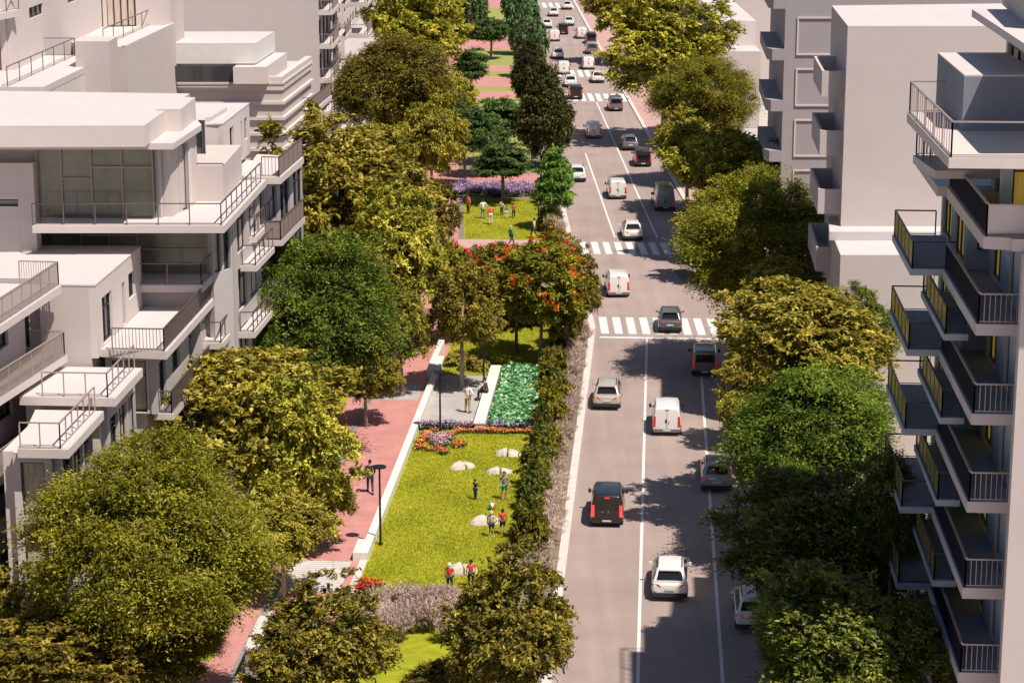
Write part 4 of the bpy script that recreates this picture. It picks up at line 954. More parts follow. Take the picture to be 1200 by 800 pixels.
# ------------------------------------------------------------------ shrubs, grasses, flowers
def small_plant(key, leafm, seed, n, leaf, rx, h, nclump=40, noise=.3):
    me, cl = crown(key, seed, nclump, n // nclump, leaf / rx, crad=(.16, .3), shell=.4, noise=noise)
    v = np.empty(len(me.vertices) * 3); me.vertices.foreach_get('co', v); v = v.reshape(-1, 3)
    v[:, :2] *= rx; v[:, 2] = (v[:, 2] + .8) / 1.8 * h; me.vertices.foreach_set('co', v.reshape(-1)); me.update(); me.materials.append(M[leafm]); return me
def place(me, name, xy, z0, label, cat, group, sc=1, rz=None, sz=None):
    o = link(name, me, None, None); o.location = (xy[0], xy[1], z0); o.rotation_euler = (0, 0, rt.uniform(0, 6.28) if rz is None else rz)
    o.scale = (sc, sc, sz or sc); return tag(o, label, cat, group)
shr = [small_plant('shrub_mesh', 'olive', 301, 5200, .13, 1.0, 2.3), small_plant('shrub_mesh', 'deep', 302, 5200, .13, 1.0, 2.3), small_plant('shrub_mesh', 'golddark', 303, 5200, .13, 1.0, 2.3)]
k = 0
s_ = 99.5
while s_ < 151:
    place(shr[[0, 1, 0, 2, 1][k % 5]], 'shrub', U(s_, -6.0 + rt.uniform(-.3, .3)), KZ, ['olive-leaved', 'dark green', 'olive-leaved', 'bronze-tinged', 'dark green'][k % 5] + ' shrub in the hedge between the lawns and the road kerb', 'shrub', 'hedge shrubs along the road', rt.uniform(.5, .98), sz=rt.uniform(.55, 1.15)); k += 1
    s_ += rt.uniform(.9, 1.4) if rt.random() < .8 else 2.3
s_ = 159
while s_ < 205:
    place(shr[k % 3], 'shrub', U(s_, -5.9 + rt.uniform(-.3, .3)), KZ, 'leafy shrub behind the kerb near the upper crosswalk', 'shrub', 'hedge shrubs beyond the crossing', rt.uniform(.6, .85)); k += 1
    s_ += rt.uniform(1.6, 2.8) if not 176 < s_ < 184 else 7
def grass_mesh(seed, leafm, plumem, nb, h, spread, nplume):
    rs = np.random.RandomState(seed); vs = []; fs = []; ti = []; mi = []
    pv = []
    for j in range(nb):
        a = rs.rand() * 6.283; hh = h * rs.uniform(.55, 1); sp = spread * rs.uniform(.3, 1); wd = .018
        bx, by = math.cos(a), math.sin(a); r0 = rs.rand() * .12
        P_ = [(r0 * bx + bx * sp * t ** 1.7, r0 * by + by * sp * t ** 1.7, hh * (t - .12 * t * t * sp / spread)) for t in (0, .4, .75, 1)]
        i = len(vs)
        for q, p in enumerate(P_):
            w_ = wd * (1 - q / 3.4); vs.append((p[0] - by * w_, p[1] + bx * w_, p[2])); vs.append((p[0] + by * w_, p[1] - bx * w_, p[2]))
        for q in range(3): fs.append([i + 2 * q, i + 2 * q + 1, i + 2 * q + 3, i + 2 * q + 2]); ti.append(rs.rand())
        if j < nplume: pv.append((P_[-1], P_[-2]))
    me = bpy.data.meshes.new('blades'); me.from_pydata(vs, [], fs); me.update(); at = me.attributes.new('tint', 'FLOAT', 'FACE'); at.data.foreach_set('value', ti); me.materials.append(M[leafm])
    cen = []; nr_ = []; sz = []; td_ = []
    for p, q in pv:
        p = np.array(p); q = np.array(q); d = (p - q) / np.linalg.norm(p - q)
        for k in range(9):
            cen.append(p + d * (k * .035 - .10) + rs.normal(size=3) * .018); nr_.append(rs.normal(size=3)); sz.append(rs.uniform(.08, .13)); td_.append(d + rs.normal(size=3) * .12)
    pm = leaf_mesh('plumes', np.array(cen), np.array(nr_), np.array(sz), rs.rand(len(cen)), rs=rs, tdir=np.array(td_), aspect=2.2, wide=.11) if pv else None
    if pm: pm.materials.append(M[plumem])
    return me, pm
GM = [grass_mesh(401 + i, 'reed', 'plume', 420, 1.35, .5, 130) for i in range(3)]
GS = [grass_mesh(421 + i, 'reed', 'plume', 320, 1.1, .6, 120) for i in range(2)]
def grass(g, xy, label, group, sc=1):
    r = empty('ornamental_grass', (xy[0], xy[1], KZ), label, 'ornamental grass', group, rz=rt.uniform(0, 6.28)); r.scale = (sc, sc, sc)
    link('blades', g[0], None, r, False)
    if g[1]: link('plumes', g[1], None, r, False)
k = 0
for i in range(22):
    grass(GM[k % 3], U(rt.uniform(90.6, 95.2), rt.uniform(-13.0, -8.6)), 'tall pink-plumed grass clump in the bed at the near end of the lawn', 'plumed grasses at the near end of the lawn', rt.uniform(.85, 1.15)); k += 1
s_ = 98
while s_ < 151:
    if rt.random() < .86: grass(GS[k % 2], U(s_, -5.15 + rt.uniform(-.4, .3)), 'knee-high plumed grass clump between hedge and kerb', 'plumed grasses along the kerb', rt.uniform(.6, 1.3)); k += 1; s_ += rt.uniform(.7, 1.0)
for q in ((645, 275), (652, 268), (640, 262), (655, 280)):
    grass(GM[k % 3], W(*q), 'golden reed clump at the road edge of the upper lawn', 'reeds by the upper lawn', 1.1); k += 1
def flower_mesh(seed, petm, h, r, n=90):
    rs = np.random.RandomState(seed); c = rs.normal(size=(n, 3)) * [r * .5, r * .5, h * .2]; c[:, 2] = np.abs(c[:, 2]) + h * .25
    a = leaf_mesh('leaves', c, rs.normal(size=(n, 3)) + [0, 0, .8], rs.uniform(.06, .14, n), rs.rand(n), rs=rs); a.materials.append(M['purplegreen'])
    m = int(n * .9); c = rs.normal(size=(m, 3)) * [r * .5, r * .5, h * .16]; c[:, 2] = h * .72 + c[:, 2]
    b = leaf_mesh('petals', c, rs.normal(size=(m, 3)) * .5 + [0, 0, 1], rs.uniform(.06, .13, m), rs.rand(m), aspect=1.1, rs=rs); b.materials.append(M[petm])
    return a, b
FL = {k_: flower_mesh(500 + i, m_, h_, r_, n_) for i, (k_, m_, h_, r_, n_) in enumerate([('lilac', 'lilac', .55, .36, 130), ('pink', 'pinkpetal', .45, .33, 100), ('orange', 'orangepetal', .32, .34, 100), ('lavender', 'lilac', .75, .42, 170), ('red', 'redbloom', .4, .33, 90)])}
def flower(kind_, xy, label, group, sc=1):
    g = FL[kind_]; r = empty('flowering_plant', (xy[0], xy[1], KZ), label, 'flowers', group, rz=rt.uniform(0, 6.28)); r.scale = (sc, sc, sc)
    link('leaves', g[0], None, r, False); link('petals', g[1], None, r, False)
t_ = -13.2
while t_ < -6.4:
    flower('lilac' if rt.random() < .6 else 'pink', U(125.1 + rt.uniform(-.1, .2), t_), 'lilac-pink flower clump in the back row in front of the plaza and green bed', 'lilac flowers in front of the plaza', rt.uniform(.8, 1.1))
    if t_ > -11.5: flower('orange', U(124.45 + rt.uniform(-.15, .1), t_), 'orange flower clump in the front row at the head of the lawn', 'orange flowers at the head of the lawn', rt.uniform(.8, 1.1))
    t_ += .34
for i in range(26):
    a = rt.random() * 6.28; r_ = rt.random() ** .5; xy = W(514, 522) + Vector((math.cos(a) * 1.25 * r_, math.sin(a) * 2.2 * r_))
    flower('pink' if r_ < .6 else 'orange', xy, 'flower clump around the foot of the lamp post on the lawn' if r_ < .6 else 'orange flower clump edging the patch at the lamp post foot', 'pink flowers at the lamp post' if r_ < .6 else 'orange flowers at the lamp post', rt.uniform(.8, 1.1))
for q in ((628, 528), (631, 540), (626, 552), (630, 565), (624, 575), (622, 600), (612, 618), (606, 632)):
    flower('orange' if q[1] % 2 else 'pink', W(*q), 'small flower clump at the hedge foot right of the boulders', 'flowers at the hedge foot', 1.1)
for q in ((428, 690), (434, 694), (424, 697), (440, 692)): flower('red', W(*q), 'red flower clump at the near left corner of the lawn', 'red flowers at the lawn corner', 1.1)
for i in range(95):
    flower('lavender', U(rt.uniform(203.6, 208.8), rt.uniform(-14.2, -5.6)), 'lavender clump in the purple bed beyond the upper lawn', 'lavender beyond the upper lawn', rt.uniform(.85, 1.25))
for i in range(34):
    flower('lavender', U(rt.uniform(173.5, 177.2), rt.uniform(-12.5, -6)), 'lavender clump in the bed before the upper park crossing', 'lavender before the upper crossing', rt.uniform(.8, 1.1))
for i in range(26):
    flower('lilac', U(rt.uniform(158.8, 160.5), rt.uniform(-13, -8)), 'lilac clump beyond the red cross path under the flowering trees', 'lilac flowers beyond the red cross path', 1.1)
ys = [small_plant('yellow_shrub', 'shrubyel', 601, 1500, .11, .55, .8, 26), small_plant('yellow_shrub', 'shrubyel', 602, 1500, .11, .55, .8, 26)]
for i in range(20): place(ys[i % 2], 'shrub', U(rt.uniform(138.3, 141.3), rt.uniform(-13.3, -10.9)), KZ, 'low yellow-green shrub at the back edge of the plaza', 'shrub', 'yellow shrubs behind the plaza', rt.uniform(.7, 1.15))
# green ground cover bed (uncountable)
rs = np.random.RandomState(9); n = 15000
ss = rs.uniform(124.9, 139.2, n); tt = rs.uniform(-9.6, -6.3, n); zz_ = KZ + .35 + .16 * np.sin(ss * 2.1 + np.cos(tt * 3)) * np.sin(tt * 2.7) + rs.normal(0, .09, n)
xy = np.stack([u1.x * ss + n1.x * tt, u1.y * ss + n1.y * tt, zz_], 1)
gc = leaf_mesh('ground_cover', xy, rs.normal(size=(n, 3)) * .55 + [0, 0, 1], rs.uniform(.12, .26, n), np.clip(.4 + rs.normal(0, .28, n), 0, 1), rs=rs)
o = link('ground_cover', gc, 'cover'); tag(o, 'dense bright green ground cover filling the bed behind the bench wall', 'ground cover', None, 'stuff')
sb_ = MB(); sb_.prism(ribbon(124.9, 139.2, -9.74, -6.3), KZ, KZ + .22); tag(sb_.build('bed_soil', 'soil'), kind='structure')

def blades(name, area, n, seed, label):
    rs = np.random.RandomState(seed); ss = rs.uniform(area[0], area[1], n); tt = rs.uniform(area[2], area[3], n)
    p = np.array([(*U(a_, b_), KZ + .03) for a_, b_ in zip(ss.tolist(), tt.tolist())])
    tint = .5 + .22 * np.sin(ss * .9 + 1.7 * np.sin(tt * .7)) * np.sin(tt * 1.1) + rs.normal(0, .2, n)
    me = leaf_mesh(name, p, rs.normal(size=(n, 3)) * [1, 1, .5] + [0, -.3, .35], rs.uniform(.06, .13, n), tint, rs=rs, tdir=rs.normal(size=(n, 3)) * .5 + [0, 0, .7], aspect=1.8, wide=.16)
    tag(link(name, me, 'blade'), label, 'grass', None, 'stuff')
M['blade'] = leafmat('leaf_lawn', (.24, .26, .012), (.43, .415, .024), (.58, .52, .05), .3)
blades('grass', (97.1, 124.2, -13.6, -6.0), 52000, 71, 'short bright green lawn grass between the white wall and the hedge')
blades('grass', (137.9, 152.5, -13.6, -5.7), 22000, 72, 'shaded lawn grass behind the plaza and the green bed')
blades('grass', (183.5, 202.9, -13.1, -6.4), 20000, 73, 'lawn grass around the players on the upper lawn')
# ------------------------------------------------------------------ boulders
def boulder(px, py, sx, sy, h, seed, label, rz):
    rs = random.Random(seed); r = empty('boulder', (*W(px, py), KZ), label, 'boulder', 'pale boulders on the lawn', rz=rz)
    for half in (-1, 1):
        bm = bmesh.new()
        pts = [(half * .06, -.5), (half * .06, .42), (half * .55, .5), (half * 1.0, .1), (half * .75, -.35)]
        for x, y in pts: bm.verts.new((x * sx, y * sy, -.05))
        for x, y in pts:
            bm.verts.new((x * sx * .80 + half * .02, y * sy * .72 + .05, h * (1.0 - .50 * abs(x)) * (1 if half < 0 else .8)))
        bmesh.ops.convex_hull(bm, input=bm.verts); bmesh.ops.subdivide_edges(bm, edges=bm.edges, cuts=2, use_grid_fill=True)
        for v in bm.verts: v.co += Vector((rs.uniform(-1, 1), rs.uniform(-1, 1), rs.uniform(-1, 1))) * .022
        bmesh.ops.recalc_face_normals(bm, faces=bm.faces)
        me = bpy.data.meshes.new('half'); bm.to_mesh(me); bm.free(); me.shade_smooth(); link('stone_half', me, 'stone', r, False)
boulder(543, 551, .85, .85, .42, 1, 'pale split boulder leftmost on the lawn', .5)
boulder(595, 536, .85, .9, .42, 2, 'pale split boulder nearest the flower row', -.1)
boulder(586, 557, .85, .7, .36, 3, 'pale split boulder behind the child in green shorts', 0.1)
boulder(570, 616, .95, .9, .45, 4, 'pale split boulder beside the child in red by the hedge', .3)
boulder(542, 674, .85, .9, .5, 5, 'pale split boulder between the two children at the near end', .25)

# ------------------------------------------------------------------ lamp posts
def lamp(px, py, h, label):
    r = empty('street_lamp', (*W(px, py), KZ), label, 'street lamp', 'park lamp posts')
    mb = MB(); mb.tube([(0, 0, 0), (0, 0, .12)], .11, 10); mb.build('base', 'black', r, world=False)
    mb = MB(); mb.tube([(0, 0, .12), (0, 0, h - .05)], [.062, .045], 8); mb.build('pole', 'black', r, world=False)
    mb = MB(); mb.tube([(0, 0, h - .08), (0, 0, h - .03), (0, 0, h + .03), (0, 0, h + .06)], [.12, .34, .34, .10], 18); mb.build('lamp_disc', 'black', r, world=False)
lamp(446, 641, 4.05, 'black lamp post with flat disc head standing beside the walking man in black')
lamp(516, 513, 3.85, 'black lamp post with disc head in the pink flower patch')
lamp(567, 450, 3.9, 'black lamp post with disc head behind the seated man')
lamp(631, 272, 3.9, 'black lamp post with disc head on the upper lawn beside the bright conical tree')
lamp(464, 168, 3.9, 'farthest black lamp post with disc head left of the park')

# ------------------------------------------------------------------ people
def skin_mesh(verts, edges, rad, sub=1):
    me = bpy.data.meshes.new('sk'); me.from_pydata(verts, edges, []); me.update(); o = bpy.data.objects.new('sk', me); C.objects.link(o)
    m = o.modifiers.new('s', 'SKIN'); m.use_smooth_shade = True
    for i, r_ in enumerate(rad): me.skin_vertices[0].data[i].radius = (r_, r_) if not isinstance(r_, tuple) else r_
    me.skin_vertices[0].data[0].use_root = True
    if sub: o.modifiers.new('u', 'SUBSURF').levels = sub; o.modifiers['u'].render_levels = sub
    dg = bpy.context.evaluated_depsgraph_get(); out = bpy.data.meshes.new_from_object(o.evaluated_get(dg))
    bpy.data.objects.remove(o); bpy.data.meshes.remove(me); return out
def join(me, mb):     # add MB geometry to a mesh as the same surface object
    bm = bmesh.new(); bm.from_mesh(me); t = mb.mesh('t', True); bm.from_mesh(t); bm.to_mesh(me); bm.free(); bpy.data.meshes.remove(t); me.shade_smooth()
def sph(mb, c, r, seg=10, rg=7, zmin=-1.0):
    c = Vector(c); rows = []
    for i in range(rg + 1):
        th_ = math.pi * i / rg
        if math.cos(th_) < zmin: th_ = math.acos(zmin)
        rows.append([c + Vector((r[0] * math.sin(th_) * math.cos(2 * math.pi * j / seg), r[1] * math.sin(th_) * math.sin(2 * math.pi * j / seg), r[2] * math.cos(th_))) for j in range(seg)])
    i0 = len(mb.v)
    for row in rows: mb.v += [tuple(p) for p in row]
    for i in range(rg):
        for j in range(seg):
            a = i0 + i * seg + j; b = i0 + i * seg + (j + 1) % seg; mb.f.append([a, a + seg, b + seg, b]); mb.m.append(0)
def person(feet, face, H, pose, label, top, bottom, hair, shoes='black', child=False, shorts=False, sleeves=True, group=None, gz=KZ, long=False):
    k = H / 1.75
    J = dict(pelvis=(0, 0, .95), chest=(0, 0, 1.25), neck=(0, 0, 1.46), head=(0, .01, 1.60),
             sl=(-.19, 0, 1.41), sr=(.19, 0, 1.41), el=(-.25, -.02, 1.14), er=(.25, -.02, 1.14), wl=(-.25, .05, .90), wr=(.25, .05, .90),
             hl=(-.10, 0, .90), hr=(.10, 0, .90), kl=(-.11, .02, .50), kr=(.11, .02, .50), al=(-.11, 0, .09), ar=(.11, 0, .09), tl=(-.12, .17, .04), tr=(.12, .17, .04))
    if pose == 'walk': J.update(kl=(-.10, .20, .52), al=(-.10, .28, .10), tl=(-.10, .45, .06), kr=(.10, -.04, .50), ar=(.10, -.32, .14), tr=(.10, -.18, .04), el=(-.25, -.12, 1.16), wl=(-.24, -.10, .92), er=(.25, .06, 1.16), wr=(.23, .22, .97))
    if pose == 'arms': J.update(el=(-.36, .10, 1.20), wl=(-.34, .32, 1.30), er=(.36, .10, 1.20), wr=(.36, .30, 1.32))
    if pose == 'hip': J.update(er=(.38, -.06, 1.16), wr=(.20, .03, 1.02), el=(-.30, .04, 1.16), wl=(-.26, .24, 1.10), al=(-.17, .02, .09), tl=(-.19, .18, .04))
    if pose == 'sit': J.update(pelvis=(0, -.10, .53), chest=(0, -.06, .84), neck=(0, -.0, 1.05), head=(0, .03, 1.19), sl=(-.19, -.02, 1.0), sr=(.19, -.02, 1.0), el=(-.25, .08, .75), er=(.25, .08, .75),
             wl=(-.13, .30, .66), wr=(.13, .30, .66), hl=(-.10, -.06, .52), hr=(.10, -.06, .52), kl=(-.13, .38, .52), kr=(.13, .38, .52), al=(-.13, .40, .09), ar=(.13, .40, .09), tl=(-.14, .57, .04), tr=(.14, .57, .04))
    names = list(J)
    E_ = [('pelvis', 'chest'), ('chest', 'neck'), ('neck', 'head'), ('neck', 'sl'), ('neck', 'sr'), ('sl', 'el'), ('sr', 'er'), ('el', 'wl'), ('er', 'wr'), ('pelvis', 'hl'), ('pelvis', 'hr'), ('hl', 'kl'), ('hr', 'kr'), ('kl', 'al'), ('kr', 'ar'), ('al', 'tl'), ('ar', 'tr')]
    Rd = dict(pelvis=(.135, .105), chest=(.15, .105), neck=.055, head=.06, sl=.062, sr=.062, el=.043, er=.043, wl=.03, wr=.03, hl=.09, hr=.09, kl=.06, kr=.06, al=.04, ar=.04, tl=.035, tr=.035)
    def sk(keep, grow, cut={}):
        nn = [n_ for n_ in names if n_ in keep]; JJ = dict(J); JJ.update(cut)
        g = lambda r_: tuple(q + grow for q in r_) if isinstance(r_, tuple) else r_ + grow
        return skin_mesh([JJ[n_] for n_ in nn], [(nn.index(a), nn.index(b)) for a, b in E_ if a in nn and b in nn], [g(Rd[n_]) for n_ in nn])
    r = empty('person', (feet[0], feet[1], gz), label, 'person', group, rz=face); r.scale = (k * (1.06 if child else 1),) * 2 + (k,)
    body = sk(names, 0)
    mb = MB(); hc = Vector(J['head']) + Vector((0, 0, .03)); hs_ = 1.18 if child else 1.0
    sph(mb, hc, (.078 * hs_, .095 * hs_, .115 * hs_)); sph(mb, hc + Vector((0, .098 * hs_, -.01)), (.014, .02, .022), 6, 4)
    for sx in (-1, 1): sph(mb, hc + Vector((sx * .08 * hs_, 0, -.005)), (.012, .02, .03), 6, 4)
    for wn, en in (('wl', 'el'), ('wr', 'er')):
        wv = Vector(J[wn]); d = (wv - Vector(J[en])).normalized(); sd_ = d.orthogonal().normalized()
        if abs(sd_.y) < .5: sd_ = d.cross(sd_).normalized()
        mb.tube([wv - d * .02, wv + d * .05, wv + d * .09], [.026, .036, .034], 6)
        cu = d.cross(sd_).normalized()
        for fi, (off, ln) in enumerate(((-.03, .065), (-.010, .08), (.010, .075), (.03, .06))):
            b0 = wv + d * .08 + sd_ * off; mb.tube([b0, b0 + d * ln * .5 + cu * .006, b0 + d * ln * .95 + cu * .022], [.0095, .009, .007], 5)
        b0 = wv + d * .03 + sd_ * -.03; mb.tube([b0, b0 + d * .03 - sd_ * .022, b0 + d * .065 - sd_ * .03 + cu * .01], [.012, .011, .008], 5)
    join(body, mb); link('body', body, 'skin', r, False)
    arms = {'pelvis', 'chest', 'neck', 'sl', 'sr', 'el', 'er'} | ({'wl', 'wr'} if sleeves else set())
    mid = lambda a, b, t: tuple(Vector(J[a]).lerp(Vector(J[b]), t))
    cut = {'neck': mid('chest', 'neck', .86)}
    if sleeves: cut.update(wl=mid('el', 'wl', .88), wr=mid('er', 'wr', .88))
    else: cut.update(el=mid('sl', 'el', .55), er=mid('sr', 'er', .55))
    link('shirt' if not long else 'coat', sk(arms, .018, cut), 'c_' + top, r, False)
    legs = {'pelvis', 'hl', 'hr', 'kl', 'kr'} | (set() if shorts else {'al', 'ar'})
    cut = {'pelvis': tuple(Vector(J['pelvis']) - Vector((0, 0, .02)))}
    if shorts: cut.update(kl=mid('hl', 'kl', .85), kr=mid('hr', 'kr', .85))
    link('trousers' if not shorts else 'shorts', sk(legs, .014, cut), 'c_' + bottom, r, False)
    for a, t in (('al', 'tl'), ('ar', 'tr')):
        mb = MB(); av = Vector(J[a]); tv = Vector(J[t]); mb.tube([(av.x, av.y - .06, .045), (av.x, av.y + .02, .05), tuple(tv.lerp(av, .3) + Vector((0, 0, .0))), (tv.x, tv.y + .03, .035)], [.045, .055, .048, .03], 7); mb.build('shoe', 'c_' + shoes, r, True, False)
    mb = MB(); sph(mb, hc + Vector((0, -.018, .016)), (.092 * hs_, .104 * hs_, .124 * hs_), 12, 8, -.12)
    if hair in ('blond', 'white'): sph(mb, hc + Vector((0, -.06, -.07)), (.075, .045, .12), 8, 6)
    mb.build('hair', 'c_' + hair, r, True, False)
    return r
CH = 'children playing on the lawn'; UP = 'people on the upper lawn'
person(W(434, 580), .15, 1.86, 'walk', 'man in black walking along the red path beside the lamp post', 'black', 'navy', 'blackhair', long=True)
person(W(548, 486), -.5, 1.88, 'hip', 'man in white shirt and khaki trousers standing on the grey plaza', 'white', 'khaki', 'blackhair', 'darkbrown')
pb_ = W(571, 478, KZ + .5)
person((N(131.6, -10.25).x - .02, N(131.6, -10.25).y), 1.45, 1.85, 'sit', 'man in dark brown coat seated on the bench wall facing the plaza', 'darkbrown', 'black', 'blackhair', long=True, gz=KZ + .05)
person(W(463, 437), .1, 1.8, 'walk', 'person in dark red walking on the red path under the tree edge', 'darkbrown', 'black', 'blackhair')
person(W(557, 588), -1.0, 1.15, 'arms', 'small child in brown top reaching out both arms on the lawn', 'darkbrown', 'navy', 'brownhair', child=True, group=CH)
person(W(591, 588), 2.9, 1.55, 'stand', 'child in grey top and green shorts facing the beach ball', 'grey', 'teal', 'brownhair', 'darkbrown', child=True, shorts=True, sleeves=False, group=CH)
person(W(576, 632), -.4, 1.38, 'hip', 'child in beige top and dark shorts beside the boulder', 'beige', 'navy', 'blond', 'beige', child=True, shorts=True, sleeves=False, group=CH)
person(W(589, 629), .4, 1.36, 'stand', 'child in red shirt and dark shorts near the hedge', 'red', 'black', 'blackhair', child=True, shorts=True, sleeves=False, group=CH)
person(W(527, 696), -.3, 1.42, 'stand', 'pale-haired child in red and white top at the near end of the lawn', 'red', 'navy', 'white', child=True, group=CH, sleeves=False)
person(W(552, 691), .3, 1.38, 'stand', 'dark-haired child in orange-red shirt at the near end of the lawn', 'red', 'black', 'blackhair', child=True, group=CH, sleeves=False)
for q in [((566, 258), .4, 1.75, 'hip', 'adult in white top and dark trousers on the upper lawn', 'white', 'grey', 'blackhair', False, True),
          ((575, 265), .2, 1.8, 'stand', 'adult in orange top and pale trousers on the upper lawn', 'orange', 'cream', 'brownhair', False, True),
          ((588, 254), 2.6, 1.3, 'arms', 'child in beige catching the ball below the spreading tree', 'beige', 'navy', 'brownhair', True, False),
          ((594, 258), 3.0, 1.25, 'stand', 'child in teal top and white trousers on the upper lawn', 'teal', 'white', 'brownhair', True, False),
          ((602, 257), 3.3, 1.3, 'stand', 'child in bright red top on the upper lawn', 'red', 'black', 'brownhair', True, False),
          ((549, 252), 2.2, 1.7, 'stand', 'adult in orange-red at the left edge of the upper lawn', 'orange', 'darkbrown', 'blackhair', False, True),
          ((599, 290), -1.3, 1.75, 'walk', 'woman in green top walking along the park crossing', 'green', 'navy', 'blond', False, True),
          ((626, 281), 1.2, 1.75, 'walk', 'person in beige and dark walking at the lower edge of the upper lawn', 'beige', 'darkbrown', 'blackhair', False, True)]:
    person(W(*q[0]), q[1], q[2], q[3], q[4], q[5], q[6], q[7], child=q[8], sleeves=q[9], group=UP)
def ball(px, py, rad, label):
    r = empty('beach_ball', (*W(px, py), KZ), label, 'ball'); cols = ['red', 'white', 'green', 'teal', 'white', 'orange']
    for i, c_ in enumerate(cols):
        mb = MB(); n = 6; i0 = 0
        for a_ in range(4):
            for b_ in range(n + 1):
                th_ = math.pi * b_ / n; ph = 2 * math.pi * (i + a_ / 3) / 6; mb.v.append((rad * math.sin(th_) * math.cos(ph), rad * math.cos(th_), rad + rad * math.sin(th_) * math.sin(ph)))
        for a_ in range(3):
            for b_ in range(n): q = a_ * (n + 1) + b_; mb.f.append([q, q + 1, q + n + 2, q + n + 1]); mb.m.append(0)
        mb.build('panel', 'c_' + c_, r, True, False)
ball(577, 600, .2, 'multicoloured beach ball on the near lawn'); ball(587, 243, .2, 'beach ball by the trunk of the spreading tree')
# small bollard on the kerb nose
bo = empty('bollard', (*W(667, 296), KZ), 'small dark bollard on the kerb at the upper crosswalk', 'bollard')
mb = MB(); mb.tube([(0, 0, 0), (0, 0, .7), (0, 0, .8)], [.13, .11, .06], 10); mb.build('post', 'black', bo, world=False)
mb = MB(); mb.tube([(0, 0, .6), (0, 0, .66)], .125, 10); mb.build('band', 'kerb', bo, world=False)

# ------------------------------------------------------------------ vehicles
def loft(st):
    """st: list of (y, [(x, z) ...half profile from bottom centre to top centre])"""
    bm = bmesh.new(); rings = []
    for y, pr in st:
        full = [(x, z_) for x, z_ in pr] + [(-x, z_) for x, z_ in pr[::-1] if x > 1e-6]
        rings.append([bm.verts.new((x, y, z_)) for x, z_ in full])
    for a, b in zip(rings[:-1], rings[1:]):
        for j in range(len(a)): bm.faces.new([a[j], a[(j + 1) % len(a)], b[(j + 1) % len(a)], b[j]])
    bm.faces.new(rings[0][::-1]); bm.faces.new(rings[-1])
    bmesh.ops.recalc_face_normals(bm, faces=bm.faces)
    return bm
def bmobj(bm, name, m, parent, bev=0, smooth=True):
    if bev:
        es = [e for e in bm.edges if len(e.link_faces) == 2 and e.calc_face_angle(0) > R(18)]
        bmesh.ops.bevel(bm, geom=es, offset=bev, segments=2, profile=.6, affect='EDGES', clamp_overlap=True)
    me = bpy.data.meshes.new(name); bm.to_mesh(me); bm.free()
    if smooth: me.shade_smooth(); me.set_sharp_from_angle(angle=R(32))
    return link(name, me, m, parent, False)
def quad(name, pts, m, parent, th=.015):
    mb = MB(); c = [Vector(p) for p in pts]; n = (c[1] - c[0]).cross(c[2] - c[0]).normalized() * th
    i = 0; mb.v = [tuple(p) for p in c] + [tuple(p + n) for p in c]; k = len(c)
    mb.f = [list(range(k))[::-1], [k + q for q in range(k)]] + [[q, (q + 1) % k, k + (q + 1) % k, k + q] for q in range(k)]; mb.m = [0] * len(mb.f)
    return mb.build(name, m, parent, world=False)
def wheels(r, ys, w_, rad=.33):
    for y in ys:
        for sx in (-1, 1):
            e = MB(); e.tube([(sx * (w_ - .20), y, rad), (sx * (w_ - .185), y, rad), (sx * (w_ - .015), y, rad), (sx * w_, y, rad)], [rad * .9, rad, rad, rad * .93], 20)
            o = e.build('wheel', 'tyre', r, True, False)
            d = MB(); d.tube([(sx * (w_ - .03), y, rad), (sx * (w_ + .006), y, rad)], rad * .62, 14)
            for q in range(5):
                a = q * 1.2566; d.bar((sx * (w_ + .01), y, rad), (sx * (w_ + .01), y + math.cos(a) * rad * .6, rad + math.sin(a) * rad * .6), .05, .02)
            d.build('rim', 'rim', o, False, False)
